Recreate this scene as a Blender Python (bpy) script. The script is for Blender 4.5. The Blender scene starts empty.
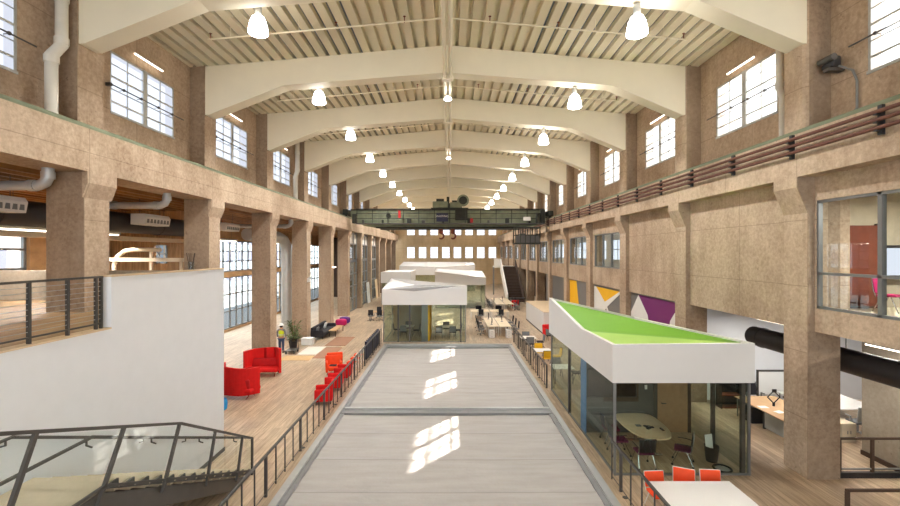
import bpy, bmesh, math, random
from mathutils import Vector, Matrix
random.seed(7)
SC = bpy.context.scene
COL = SC.collection
EYE = 6.2
FPX = 440.0
PI = math.pi
ORD = ['first', 'second', 'third', 'fourth', 'fifth', 'sixth', 'seventh', 'eighth', 'ninth', 'tenth', 'eleventh', 'twelfth', 'thirteenth', 'fourteenth', 'fifteenth', 'sixteenth', 'seventeenth', 'eighteenth', 'nineteenth', 'twentieth']
BAY = 6.24
def YK(k): return 12.04 + BAY * k
YB, YE = -7.0, 88.0          # the hall's near and far ends

# ------------------------------------------------------------------ materials
def lin(c):
    return tuple(((v / 255) / 12.92 if v / 255 <= 0.04045 else ((v / 255 + 0.055) / 1.055) ** 2.4) for v in c[:3]) + (1,)
M = {}
def newmat(name):
    m = bpy.data.materials.new(name); m.use_nodes = True
    nt = m.node_tree
    for n in list(nt.nodes): nt.nodes.remove(n)
    out = nt.nodes.new('ShaderNodeOutputMaterial')
    M[name] = m
    return m, nt, out
def N(nt, t, **kw):
    n = nt.nodes.new(t)
    for k, v in kw.items(): setattr(n, k, v)
    return n
def mathn(nt, op, a, b=None, c=None):
    n = N(nt, 'ShaderNodeMath', operation=op)
    for i, v in enumerate((a, b, c)):
        if v is None: continue
        if isinstance(v, (int, float)): n.inputs[i].default_value = v
        else: nt.links.new(v, n.inputs[i])
    return n.outputs[0]
def noise(nt, vec, scale, detail=3, rough=.55):
    n = N(nt, 'ShaderNodeTexNoise'); n.inputs['Scale'].default_value = scale; n.inputs['Detail'].default_value = detail
    n.inputs['Roughness'].default_value = rough
    nt.links.new(vec, n.inputs['Vector']); return n.outputs['Fac']
def vscale(nt, vec, s):
    n = N(nt, 'ShaderNodeVectorMath', operation='MULTIPLY'); nt.links.new(vec, n.inputs[0]); n.inputs[1].default_value = s
    return n.outputs[0]
def ramp(nt, fac, stops):
    r = N(nt, 'ShaderNodeValToRGB'); nt.links.new(fac, r.inputs[0])
    e = r.color_ramp.elements
    while len(e) < len(stops): e.new(.5)
    for i, (p, c) in enumerate(stops): e[i].position = p; e[i].color = c
    return r.outputs[0]
def mixc(nt, fac, a, b, mode='MIX'):
    n = N(nt, 'ShaderNodeMix', data_type='RGBA', blend_type=mode)
    for s, v in ((0, fac), (6, a), (7, b)):
        if isinstance(v, (int, float)): n.inputs[s].default_value = v
        elif isinstance(v, tuple): n.inputs[s].default_value = v
        else: nt.links.new(v, n.inputs[s])
    return n.outputs[2]
def pos(nt): return N(nt, 'ShaderNodeNewGeometry').outputs['Position']
def principled(nt, out, col, rough=.6, metal=0, spec=.4):
    b = N(nt, 'ShaderNodeBsdfPrincipled')
    if isinstance(col, tuple): b.inputs['Base Color'].default_value = col
    else: nt.links.new(col, b.inputs['Base Color'])
    b.inputs['Roughness'].default_value = rough; b.inputs['Metallic'].default_value = metal
    b.inputs['Specular IOR Level'].default_value = spec
    nt.links.new(b.outputs[0], out.inputs[0]); return b
def bump(nt, b, h, strength, dist=.02):
    n = N(nt, 'ShaderNodeBump'); n.inputs['Strength'].default_value = strength; n.inputs['Distance'].default_value = dist
    nt.links.new(h, n.inputs['Height']); nt.links.new(n.outputs[0], b.inputs['Normal'])
def plain(name, c, rough=.55, metal=0, var=.06, scale=3.0, spec=.4, bmp=0):
    m, nt, out = newmat(name); p = pos(nt)
    n = noise(nt, p, scale, 4)
    a = lin(c); lo = tuple(v * (1 - var) for v in a[:3]) + (1,); hi = tuple(min(1, v * (1 + var)) for v in a[:3]) + (1,)
    b = principled(nt, out, ramp(nt, n, [(.3, lo), (.7, hi)]), rough, metal, spec)
    if bmp: bump(nt, b, noise(nt, p, scale * 12, 3), bmp)
    return m
def concrete(name, c, c2, joints=True):
    m, nt, out = newmat(name); p = pos(nt)
    big = noise(nt, p, .35, 5, .6)
    streak = noise(nt, vscale(nt, p, (1.3, 1.3, .25)), 1.6, 5, .65)
    fine = noise(nt, p, 9, 5, .7)
    f = mathn(nt, 'ADD', mathn(nt, 'MULTIPLY', big, .42), mathn(nt, 'ADD', mathn(nt, 'MULTIPLY', streak, .2), mathn(nt, 'MULTIPLY', fine, .38)))
    col = ramp(nt, f, [(.36, lin(c2)), (.62, lin(c))])
    pit = noise(nt, p, 5.5, 2)
    col = mixc(nt, mathn(nt, 'MULTIPLY', mathn(nt, 'GREATER_THAN', pit, .72), .35), col, lin((92, 70, 52)))
    if joints:
        s = N(nt, 'ShaderNodeSeparateXYZ'); nt.links.new(p, s.inputs[0])
        zz = mathn(nt, 'FRACT', mathn(nt, 'MULTIPLY', mathn(nt, 'ADD', s.outputs[2], 20.35), 1 / 1.83))
        yy = mathn(nt, 'FRACT', mathn(nt, 'MULTIPLY', mathn(nt, 'ADD', s.outputs[1], 41.0), 1 / 3.12))
        j = mathn(nt, 'MAXIMUM', mathn(nt, 'LESS_THAN', zz, .012), mathn(nt, 'LESS_THAN', yy, .008))
        col = mixc(nt, mathn(nt, 'MULTIPLY', j, .38), col, lin((88, 68, 52)))
    b = principled(nt, out, col, .88, 0, .2)
    bump(nt, b, fine, .3, .03)
    return m
concrete('concrete', (206, 183, 157), (146, 122, 99))
concrete('concrete_end', (236, 213, 174), (200, 172, 130))
concrete('concrete_grey', (178, 166, 148), (150, 138, 120), False)
def planks(name, c1, c2, cm, w=1.3, h=.16, rough=.5):
    m, nt, out = newmat(name); p = pos(nt)
    s = N(nt, 'ShaderNodeSeparateXYZ'); nt.links.new(p, s.inputs[0])
    cb = N(nt, 'ShaderNodeCombineXYZ'); nt.links.new(s.outputs[1], cb.inputs[0]); nt.links.new(s.outputs[0], cb.inputs[1])
    br = N(nt, 'ShaderNodeTexBrick'); nt.links.new(cb.outputs[0], br.inputs['Vector'])
    br.inputs['Color1'].default_value = lin(c1); br.inputs['Color2'].default_value = lin(c2); br.inputs['Mortar'].default_value = lin(cm)
    br.inputs['Scale'].default_value = 1; br.inputs['Mortar Size'].default_value = .004; br.inputs['Brick Width'].default_value = w; br.inputs['Row Height'].default_value = h
    br.inputs['Bias'].default_value = 0; br.offset = .37
    g = noise(nt, vscale(nt, p, (9, .7, 1)), 1.5, 4, .6)
    col = mixc(nt, .6, br.outputs['Color'], ramp(nt, g, [(.3, lin((150, 140, 128))), (.7, (1, 1, 1, 1))]), 'MULTIPLY')
    big = noise(nt, p, .25, 3)
    col = mixc(nt, .5, col, ramp(nt, big, [(.35, lin((205, 196, 188))), (.65, (1, 1, 1, 1))]), 'MULTIPLY')
    principled(nt, out, col, rough, 0, .35)
    return m
planks('wood_floor', (224, 200, 168), (200, 176, 146), (156, 132, 106), 2.6, .2, .38)
planks('wood_floor_mezzanine', (205, 172, 128), (178, 142, 100), (120, 94, 66))
planks('wood_wall', (212, 170, 120), (190, 148, 102), (130, 94, 62))
planks('wood_joist', (212, 156, 92), (178, 124, 70), (84, 58, 36), 4, .25)
plain('cream_paint', (240, 231, 206), .6, var=.03, scale=.8)
plain('deck_paint', (224, 214, 186), .65, var=.03, scale=1.2)
plain('white_paint', (238, 239, 241), .7, var=.015)
plain('pod_white', (222, 219, 215), .6, var=.012)
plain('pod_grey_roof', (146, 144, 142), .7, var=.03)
plain('roof_green', (112, 164, 38), .6, var=.04, scale=1.5)
plain('roof_lime', (160, 196, 92), .6, var=.04, scale=1.5)  # paler green for the front roof facet, deeper green behind it
plain('steel_dark', (84, 80, 76), .45, .3, var=.08)
plain('steel_grey', (130, 130, 128), .4, .4, var=.05)
plain('alum', (178, 178, 174), .35, .5, var=.04)
plain('chrome', (205, 205, 208), .2, .9, var=.02)
plain('galv', (190, 192, 190), .4, .35, var=.06)
plain('pipe_white', (218, 212, 198), .5, var=.05)
plain('crane_green', (136, 140, 114), .7, .1, var=.22, scale=1.7)
plain('crane_rail', (118, 124, 98), .7, .1, var=.2, scale=2.5)
plain('crane_dark', (54, 54, 46), .7, .1, var=.2, scale=2)
plain('rust_pipe', (104, 66, 52), .7, .1, var=.15, scale=3)
plain('hook_rust', (120, 62, 44), .7, .1, var=.15)
plain('black_paint', (40, 39, 41), .5, var=.08)
plain('duct_black', (46, 42, 42), .55, var=.08)
plain('navy', (38, 40, 66), .6, var=.05)
plain('red_fabric', (214, 22, 20), .85, var=.07, scale=6, bmp=.1)
plain('red_deep', (186, 20, 22), .85, var=.07, scale=6, bmp=.1)
plain('orange_fabric', (240, 74, 24), .8, var=.06, scale=6, bmp=.1)
plain('orange_mesh', (244, 84, 40), .7, var=.05, scale=6)
plain('black_fabric', (38, 36, 40), .85, var=.1, scale=5)
plain('grey_fabric', (120, 122, 124), .85, var=.1, scale=5)
plain('purple_fabric', (92, 20, 62), .85, var=.08, scale=5)
plain('magenta_fabric', (176, 20, 88), .85, var=.06)
plain('violet_fabric', (84, 44, 120), .85, var=.06)
plain('yellow_plastic', (236, 184, 30), .5, var=.04)
plain('blue_fabric', (40, 150, 214), .7, var=.04)
plain('blue_paint', (86, 138, 196), .6, var=.03)
plain('denim', (52, 66, 98), .85, var=.1)
plain('hivis', (214, 226, 48), .7, var=.05)
plain('skin', (190, 140, 112), .6, var=.04)
plain('hair', (44, 34, 28), .8, var=.1)
plain('leaf', (84, 108, 48), .6, var=.25, scale=6)
plain('leaf_stem', (96, 84, 50), .8, var=.1)
plain('table_white', (240, 236, 230), .35, var=.01)
plain('desk_maple', (236, 216, 184), .45, var=.03)
plain('desk_wood', (204, 166, 122), .45, var=.05, scale=4)
plain('oak_pale', (226, 202, 166), .5, var=.05, scale=4)
plain('bent_wood', (243, 224, 194), .45, var=.04)
plain('door_wood', (172, 134, 100), .5, var=.08, scale=5)
plain('brown_wood', (112, 56, 38), .5, var=.12, scale=4)
plain('brown_dark', (74, 56, 44), .7, var=.12, scale=2)
plain('wall_dark', (92, 90, 86), .7, var=.04)
plain('mural_grey', (112, 108, 104), .7, var=.03)
plain('mural_white', (226, 222, 214), .7, var=.02)
plain('mural_yellow', (242, 182, 22), .6, var=.03)
plain('mural_purple', (112, 34, 98), .6, var=.03)
plain('mat_tan', (206, 172, 124), .85, var=.08, scale=5)
plain('mat_brown', (160, 118, 92), .85, var=.08, scale=5)
plain('mat_white', (226, 216, 202), .85, var=.04, scale=5)
plain('tread_grey', (92, 86, 80), .7, var=.1, scale=4)
plain('carpet_beige', (196, 182, 156), .9, var=.05, scale=5)
plain('paper', (240, 240, 236), .7, var=.01)
plain('screen_black', (24, 22, 26), .2, var=.05)
plain('red_plate', (176, 30, 28), .6, var=.1)
plain('building_brick', (104, 98, 98), .9, var=.1)
plain('building_pale', (104, 114, 126), .9, var=.05)
plain('asphalt', (92, 96, 100), .9, var=.06, scale=.4)
def fabric():
    m, nt, out = newmat('shade_fabric'); p = pos(nt)
    n1 = noise(nt, vscale(nt, p, (.5, 3, 1)), 1.2, 4)
    col = ramp(nt, n1, [(.3, lin((160, 154, 147))), (.7, lin((172, 166, 159)))])
    s = N(nt, 'ShaderNodeSeparateXYZ'); nt.links.new(p, s.inputs[0]); acc = None
    for q in (7.6, 9.45, 11.3, 13.1, 15.0, 19.4, 21.9, 24.6, 26.8):
        d = mathn(nt, 'LESS_THAN', mathn(nt, 'ABSOLUTE', mathn(nt, 'SUBTRACT', s.outputs[1], q)), .022)
        acc = d if acc is None else mathn(nt, 'ADD', acc, d)
    col = mixc(nt, mathn(nt, 'MULTIPLY', acc, .45), col, lin((120, 114, 110)))      # stitched seams
    b = principled(nt, out, col, .6, 0, .3)
    w = noise(nt, vscale(nt, p, (2.0, 2.6, 1)), .9, 3)
    bump(nt, b, w, .25, .2)
fabric()
def glass(name, tint, refl=1.0, rough=.0):
    m, nt, out = newmat(name)
    t = N(nt, 'ShaderNodeBsdfTransparent'); t.inputs[0].default_value = tint
    g = N(nt, 'ShaderNodeBsdfGlossy'); g.inputs['Roughness'].default_value = rough; g.inputs[0].default_value = (.95, .97, .96, 1)
    ge = N(nt, 'ShaderNodeNewGeometry'); d = N(nt, 'ShaderNodeVectorMath', operation='DOT_PRODUCT')
    nt.links.new(ge.outputs['Incoming'], d.inputs[0]); nt.links.new(ge.outputs['Normal'], d.inputs[1])
    c = mathn(nt, 'SUBTRACT', 1.0, mathn(nt, 'ABSOLUTE', d.outputs['Value']))
    f = mathn(nt, 'ADD', mathn(nt, 'MULTIPLY', mathn(nt, 'POWER', c, 5.0), .6), .03)
    mx = N(nt, 'ShaderNodeMixShader')
    nt.links.new(mathn(nt, 'MULTIPLY', f, refl), mx.inputs[0])
    nt.links.new(t.outputs[0], mx.inputs[1]); nt.links.new(g.outputs[0], mx.inputs[2]); nt.links.new(mx.outputs[0], out.inputs[0])
glass('glass_clear', (.96, .985, .975, 1))
glass('glass_pod', (.89, .93, .89, 1), .9)
glass('glass_jar', (.9, .93, .93, 1))
def emit(name, c, s, trans=None):
    m, nt, out = newmat(name)
    e = N(nt, 'ShaderNodeEmission'); e.inputs[0].default_value = lin(c); e.inputs[1].default_value = s
    if trans is None: nt.links.new(e.outputs[0], out.inputs[0])
    else:
        t = N(nt, 'ShaderNodeBsdfTransparent'); t.inputs[0].default_value = (trans, trans, trans, 1)
        a = N(nt, 'ShaderNodeAddShader'); nt.links.new(e.outputs[0], a.inputs[0]); nt.links.new(t.outputs[0], a.inputs[1]); nt.links.new(a.outputs[0], out.inputs[0])
emit('pane_sunlit', (255, 252, 246), .4, .6)     # dusty panes that glow with the sun behind them
emit('pane_sky', (228, 237, 255), .5, .35)
emit('pane_end', (240, 244, 255), 1.5)
emit('lamp_shade', (255, 251, 246), 20.0)
emit('tube', (255, 240, 220), 4.5)
emit('screen_reflection', (235, 240, 255), .8)  # emission standing in for the reflection on the upper office screen

# ------------------------------------------------------------------ mesh helper
class MB:
    def __init__(s): s.bm = bmesh.new()
    def poly(s, pts):
        vs = [s.bm.verts.new(p) for p in pts]; return s.bm.faces.new(vs)
    def hexa(s, p):
        v = [s.bm.verts.new(q) for q in p]
        for f in ((0, 3, 2, 1), (4, 5, 6, 7), (0, 1, 5, 4), (1, 2, 6, 5), (2, 3, 7, 6), (3, 0, 4, 7)): s.bm.faces.new([v[i] for i in f])
        return s
    def box(s, x0, x1, y0, y1, z0, z1, m=None):
        p = [(x0, y0, z0), (x1, y0, z0), (x1, y1, z0), (x0, y1, z0), (x0, y0, z1), (x1, y0, z1), (x1, y1, z1), (x0, y1, z1)]
        if m is not None: p = [m @ Vector(q) for q in p]
        return s.hexa(p)
    def cbox(s, c, d, rz=0, rx=0, ry=0):
        m = Matrix.Translation(c) @ Matrix.Rotation(rz, 4, 'Z') @ Matrix.Rotation(ry, 4, 'Y') @ Matrix.Rotation(rx, 4, 'X')
        return s.box(-d[0] / 2, d[0] / 2, -d[1] / 2, d[1] / 2, -d[2] / 2, d[2] / 2, m)
    def rbox(s, c, d, r=.05, rz=0, rx=0, ry=0, seg=2):
        t = bmesh.new()
        bmesh.ops.create_cube(t, size=1)
        bmesh.ops.scale(t, vec=d, verts=t.verts)
        bmesh.ops.bevel(t, geom=list(t.edges), offset=min(r, min(d) * .49), segments=seg, affect='EDGES', profile=.5)
        m = Matrix.Translation(c) @ Matrix.Rotation(rz, 4, 'Z') @ Matrix.Rotation(ry, 4, 'Y') @ Matrix.Rotation(rx, 4, 'X')
        bmesh.ops.transform(t, matrix=m, verts=t.verts)
        s.merge(t); return s
    def merge(s, t):
        mp = {v: s.bm.verts.new(v.co) for v in t.verts}
        for f in t.faces: s.bm.faces.new([mp[v] for v in f.verts])
        t.free()
    def prism(s, pts, d):               # polygon points in 3-D, extruded by vector d
        d = Vector(d); a = [s.bm.verts.new(p) for p in pts]; b = [s.bm.verts.new(Vector(p) + d) for p in pts]
        s.bm.faces.new(a); s.bm.faces.new(b[::-1]); n = len(a)
        for i in range(n): s.bm.faces.new([a[i], b[i], b[(i + 1) % n], a[(i + 1) % n]][::-1])
        return s
    def tube(s, pts, r, n=8, closed=False, caps=True):
        pts = [Vector(p) for p in pts]; L = len(pts); rs = r if isinstance(r, (list, tuple)) else [r] * L
        rings = []; up = None
        for i, p in enumerate(pts):
            a = pts[i - 1] if (i > 0 or closed) else None; b = pts[(i + 1) % L] if (i < L - 1 or closed) else None
            if a is None: t = (b - p).normalized()
            elif b is None: t = (p - a).normalized()
            else:
                t = (p - a).normalized() + (b - p).normalized()
                t = t.normalized() if t.length > 1e-6 else (b - p).normalized()
            if up is None: up = t.orthogonal().normalized()
            else:
                up = up - t * up.dot(t); up = up.normalized() if up.length > 1e-6 else t.orthogonal().normalized()
            w = t.cross(up); k = 1.0
            if a is not None and b is not None:
                c = (p - a).normalized().dot(t); k = 1 / max(.6, c)
            rings.append([s.bm.verts.new(p + (up * math.cos(2 * PI * j / n) + w * math.sin(2 * PI * j / n)) * rs[i] * k) for j in range(n)])
        for i in range(L if closed else L - 1):
            A, B = rings[i], rings[(i + 1) % L]
            for j in range(n): s.bm.faces.new([A[j], A[(j + 1) % n], B[(j + 1) % n], B[j]])
        if caps and not closed: s.bm.faces.new(rings[0][::-1]); s.bm.faces.new(rings[-1])
        return s
    def bar(s, p, q, w, h, up=(0, 0, 1)):  # rectangular bar from p to q
        p, q, up = Vector(p), Vector(q), Vector(up); t = (q - p).normalized(); sd = t.cross(up)
        if sd.length < 1e-4: sd = t.cross(Vector((1, 0, 0)))
        sd.normalize(); u = sd.cross(t)
        c = [-sd * w / 2 - u * h / 2, sd * w / 2 - u * h / 2, sd * w / 2 + u * h / 2, -sd * w / 2 + u * h / 2]
        return s.hexa([p + v for v in c] + [q + v for v in c])
    def lathe(s, prof, c=(0, 0, 0), n=20, caps=True):
        c = Vector(c); rings = []
        for r, z in prof: rings.append([s.bm.verts.new(c + Vector((r * math.cos(2 * PI * j / n), r * math.sin(2 * PI * j / n), z))) for j in range(n)])
        for A, B in zip(rings, rings[1:]):
            for j in range(n): s.bm.faces.new([A[j], A[(j + 1) % n], B[(j + 1) % n], B[j]])
        if caps: s.bm.faces.new(rings[0][::-1]); s.bm.faces.new(rings[-1])
        return s
    def ball(s, c, r, u=12, v=8, sc=(1, 1, 1)):
        t = bmesh.new(); bmesh.ops.create_uvsphere(t, u_segments=u, v_segments=v, radius=r)
        bmesh.ops.scale(t, vec=sc, verts=t.verts); bmesh.ops.translate(t, vec=c, verts=t.verts); s.merge(t); return s
    def build(s, name, mat, parent=None, smooth=False):
        bmesh.ops.recalc_face_normals(s.bm, faces=s.bm.faces)
        me = bpy.data.meshes.new(name); s.bm.to_mesh(me); s.bm.free()
        if smooth:
            for p in me.polygons: p.use_smooth = True
            try: me.set_sharp_from_angle(angle=math.radians(40))
            except Exception: pass
        me.materials.append(M[mat])
        o = bpy.data.objects.new(name, me); COL.objects.link(o)
        if parent is not None:
            o.parent = parent
            if parent.get('_world'):
                b = parent
                off = Vector((0, 0, 0))
                while b is not None: off += b.location; b = b.parent
                o.location = -off
        return o
def tag(o, label, cat=None, group=None, kind=None):
    o['label'] = label
    if cat: o['category'] = cat
    if group: o['group'] = group
    if kind: o['kind'] = kind
    return o
def struct(o, label, cat='structure'): return tag(o, label, cat, None, 'structure')
def thing(name, label, cat, loc=(0, 0, 0), group=None, world=False, rz=0):
    o = bpy.data.objects.new(name, None); COL.objects.link(o); o.location = loc; o.rotation_euler = (0, 0, rz); o.empty_display_size = .2
    if world: o['_world'] = 1
    return tag(o, label, cat, group)
def kids(o): return KIDS.get(o.name, [])
def dup(root, loc, rz=0, label=None, group=None):
    def cp(o, par):
        c = o.copy(); COL.objects.link(c); c.parent = par
        for ch in o.children: cp(ch, c)
        return c
    r = root.copy(); COL.objects.link(r); r.location = loc; r.rotation_euler = (0, 0, rz)
    for ch in list(root.children): cp(ch, r)
    if label: r['label'] = label
    if group: r['group'] = group
    return r
def wallx(mb, x0, x1, y0, y1, z0, z1, ops):
    """a wall along Y with rectangular openings (ya, yb, za, zb) that do not overlap in Y"""
    y = y0
    for (ya, yb, za, zb) in sorted(ops):
        if ya > y: mb.box(x0, x1, y, ya, z0, z1)
        if za > z0: mb.box(x0, x1, ya, yb, z0, za)
        if zb < z1: mb.box(x0, x1, ya, yb, zb, z1)
        y = yb
    if y < y1: mb.box(x0, x1, y, y1, z0, z1)
def wally(mb, y0, y1, x0, x1, z0, z1, ops):
    x = x0
    for (xa, xb, za, zb) in sorted(ops):
        if xa > x: mb.box(x, xa, y0, y1, z0, z1)
        if za > z0: mb.box(xa, xb, y0, y1, z0, za)
        if zb < z1: mb.box(xa, xb, y0, y1, zb, z1)
        x = xb
    if x < x1: mb.box(x, x1, y0, y1, z0, z1)
def ground(px, py, z=0.0):
    y = FPX * (EYE - z) / (py - 253.0); return ((px - 450) * y / FPX, y)
# ================================================================== SETTING
XWL, XWR = -10.8, 10.42        # clerestory wall faces
XGL, XGR = -9.87, 9.5          # crane girder faces
XCL, XCR = -10.02, 9.8         # column faces
mb = MB(); mb.box(-18.0, 19, YB, YE, -.3, 0)
struct(mb.build('floor', 'wood_floor'), 'pale wooden plank floor of the whole ground level', 'floor')

# roof deck: ribbed steel sheet, ribs along the hall, two slopes
def deck_z(x): return 14.86 - .0885 * abs(x + .1)
def deck():
    mb = MB(); bm = mb.bm; per = .46; prof = []
    for side in (-1, 1):
        n = 25
        row = []
        for i in range(n):
            x0 = i * per
            for dx, dz in ((0, 0), (.30, 0), (.32, .2), (.44, .2)):
                x = -.1 + side * (x0 + dx); row.append((x, deck_z(x) + dz))
        if side < 0: row = row[::-1]
        prof += row
    prof = [p for p in prof if -11.3 < p[0] < 11.0]
    ys = [YB, YE]
    A = [[bm.verts.new((x, y, z)) for x, z in prof] for y in ys]
    for i in range(len(prof) - 1): bm.faces.new([A[0][i], A[0][i + 1], A[1][i + 1], A[1][i]])
    return mb
o = deck().build('ceiling', 'deck_paint'); struct(o, 'cream ribbed metal roof deck over the hall', 'ceiling')
mb = MB(); mb.prism([(-11.6, YB, 13.95), (-.1, YB, 15.1), (11.3, YB, 13.95), (11.3, YB, 14.15), (-.1, YB, 15.3), (-11.6, YB, 14.15)], (0, YE - YB, 0))
struct(mb.build('roof', 'building_pale'), 'roof covering above the ribbed deck', 'roof')

# roof beams: haunched concrete frames painted cream
KB = list(range(-3, 12))
beam_proto = None
def beam_mesh():
    mb = MB(); pts = []
    bot = [(-10.35, 11.96), (-10.05, 11.96), (-6.95, 13.18), (-.1, 13.72), (6.75, 13.18), (9.68, 11.96), (10.0, 11.96)]
    top = [(x, deck_z(x) + (0)) for x in (10.0, -.1, -10.35)]
    mb.prism([(x, 0, z) for x, z in bot + top], (0, .62, 0)); return mb
beam_proto = beam_mesh().build('roof_beam', 'cream_paint')
for i, k in enumerate(KB):
    o = beam_proto if i == 0 else beam_proto.copy()
    if i: COL.objects.link(o)
    o.location = (0, YK(k) + .05, 0)
    nm = k + 1
    struct(o, f'cream haunched roof beam, {ORD[k]} from the front' if k >= 0 else 'cream haunched roof beam above the camera', 'beam')
for o in [x for x in COL.objects if x.name.startswith('roof_beam')]: pass

# clerestory walls
WZ0, WZ1, WW = 10.65, 12.66, 3.24
def wy(k): return YK(k) + 3.56
ops = [(wy(k) - WW / 2, wy(k) + WW / 2, WZ0, WZ1) for k in range(-3, 12)]
mb = MB(); wallx(mb, XWL - .35, XWL, YB, YE, 9.5, 14.3, ops)
struct(mb.build('wall_left', 'concrete'), 'brown concrete upper wall on the side of the red sofas', 'wall')
mb = MB(); wallx(mb, XWR, XWR + .35, YB, YE, 9.3, 14.3, ops)
struct(mb.build('wall_right', 'concrete'), 'brown concrete upper wall on the side of the green roofed room', 'wall')
# end walls
ends = [(-8.6 + 2.33 * i, -8.6 + 2.33 * i + 1.55, 5.15, 7.4) for i in range(8)]
ends2 = [(a, b, 9.75, 12.0) for a, b, _, _ in ends]
mb = MB(); wally(mb, YE, YE + .4, -18, 19, 0, 8.6, ends)
wally(mb, YE, YE + .4, -18, 19, 8.6, 15.4, ends2)
struct(mb.build('wall_end', 'concrete_end'), 'ochre concrete end wall with two rows of windows', 'wall')
mb = MB(); wally(mb, YB - .4, YB, -18, 19, 0, 15.4, [(-9, 9, 1, 12.6)])
struct(mb.build('wall_back', 'concrete'), 'concrete wall behind the viewer', 'wall')
for i in range(8):
    for r, (a, b, za, zb) in enumerate((ends[i], ends2[i])):
        f = MB()
        for x in (a, (a + b) / 2 - .03, b - .06): f.box(x, x + .06, YE + .1, YE + .2, za, zb)
        for q in range(5): f.box(a, b, YE + .1, YE + .2, za + (zb - za - .05) * q / 4, za + (zb - za - .05) * q / 4 + .05)
        o = f.build('window_end', 'alum'); struct(o, f'{ORD[i]} window of the {"lower" if r == 0 else "upper"} row in the far end wall', 'window')
        p = MB(); p.box(a, b, YE + .14, YE + .16, za, zb); p.build('pane', 'pane_end', o)

# clerestory windows: steel sashes in pairs
def sash(x, yc, sgn):
    f = MB(); y0, y1 = yc - WW / 2, yc + WW / 2; xa, xb = (x - .06, x - .01) if sgn < 0 else (x + .01, x + .06)
    xa -= sgn * -.1 * 0
    def b(ya, yb, za, zb, d=.0): f.box(xa - d, xb + d, ya, yb, za, zb)
    b(y0, y0 + .07, WZ0, WZ1); b(y1 - .07, y1, WZ0, WZ1); b(y0, y1, WZ0, WZ0 + .07, .04); b(y0, y1, WZ1 - .07, WZ1)
    b(yc - .1, yc + .1, WZ0, WZ1, .02)
    for ya, yb in ((y0 + .07, yc - .11), (yc + .11, y1 - .07)):
        m = (ya + yb) / 2; b(m - .014, m + .014, WZ0, WZ1)
        for q in range(1, 5):
            z = WZ0 + (WZ1 - WZ0) * q / 5; t = .028 if q in (1, 3) else .013
            b(ya, yb, z - t, z + t, .008 if q in (1, 3) else 0)
    return f, xa, xb, y0, y1
for side, x, sgn in (('left', XWL, -1), ('right', XWR, 1)):
    for k in range(-1, 9 if sgn > 0 else 7):
        f, xa, xb, y0, y1 = sash(x, wy(k), sgn)
        o = f.build('window_%d' % (k + 2 + (20 if sgn > 0 else 0)), 'alum')
        nm = ORD[k + 1]
        struct(o, f'{nm} clerestory window from the front above the {"red sofas" if sgn < 0 else "green roofed room"} side', 'window')
        p = MB(); p.box((xa + xb) / 2 - .008, (xa + xb) / 2 + .008, y0 + .02, y1 - .02, WZ0 + .02, WZ1 - .02)
        p.build('pane', 'pane_sky' if sgn < 0 else 'pane_sunlit', o)
# upper pilasters
for sgn, x0, x1, w in ((-1, XWL, -10.2, .9), (1, 9.72, XWR, .9)):
    for k in range(-1, 12):
        m = MB()
        if sgn < 0: m.box(x0 - .1, x1, YK(k), YK(k) + w, 9.6, 14.0)
        else:
            r = .22; m.box(x0 + r, x1 + .1, YK(k), YK(k) + w, 9.4, 14.0); m.box(x0, x0 + r, YK(k) + r, YK(k) + w - r, 9.4, 14.0)
            for cy in (YK(k) + r, YK(k) + w - r): m.lathe([(r, 9.4), (r, 14.0)], (x0 + r, cy, 0), 16)
        o = m.build('pilaster_column', 'concrete')
        struct(o, f'concrete upper pilaster, {ORD[k + 1]} from the front over the {"red sofas" if sgn < 0 else "green roofed room"} side', 'pilaster')
# crane girders
m = MB(); m.box(-11.05, XGL, YB, 84.0, 8.43, 9.6)
struct(m.build('beam_runway', 'concrete'), 'concrete crane girder carried on the columns beside the red sofas', 'beam')
m = MB(); m.box(XGR, 10.68, YB, YE, 8.28, 9.46)
struct(m.build('beam_runway', 'concrete'), 'concrete crane girder carried on the columns beside the green roofed room', 'beam')
def rail_strip(x0, x1, z, lab, y1):
    t = thing('crane_rail', lab, 'rail', (0, 0, z), world=True)
    a = MB(); a.box(x0, x1, YB + .1, y1, z, z + .05); a.build('base_plate', 'crane_rail', t)
    a = MB(); a.prism([(x0 + .1, YB + .1, z + .05), (x1 - .1, YB + .1, z + .05), (x1 - .13, YB + .1, z + .15), (x0 + .13, YB + .1, z + .15)], (0, y1 - YB - .1, 0)); a.build('rail_head', 'crane_rail', t)
rail_strip(XGL - .36, XGL - .0, 9.6, 'greenish crane rail lying on the concrete girder over the red sofas', 83.8)
rail_strip(XGR + .0, XGR + .36, 9.46, 'greenish crane rail lying on the concrete girder over the green roofed room', 87.8)
# ground columns with corbels
def column(sgn):
    m = MB()
    if sgn < 0:
        x0, x1 = -11.05, XCL; g = XGL
        m.box(x0, x1, 0, .9, 0, 8.43)
        m.prism([(x1, -.06, 8.43), (g + .0, -.06, 8.43), (g, -.06, 8.12), (x1, -.06, 7.72)], (0, 1.06, 0))
    else:
        x0, x1 = XCR, 10.68; g = XGR
        m.box(x0, x1, 0, .88, 0, 8.28)
        m.prism([(x0, 0, 8.28), (g, 0, 8.28), (g, 0, 8.0), (x0, 0, 7.3)], (0, .88, 0))
    return m
for sgn in (-1, 1):
    pr = column(sgn).build('column', 'concrete')
    for i, k in enumerate(range(-1, 12)):
        o = pr if i == 0 else pr.copy()
        if i: COL.objects.link(o)
        o.location = (0, YK(k), 0)
        struct(o, f'brown concrete column with corbel, {ORD[i]} from the front on the {"red sofa" if sgn < 0 else "green roofed room"} side', 'column')
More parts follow.
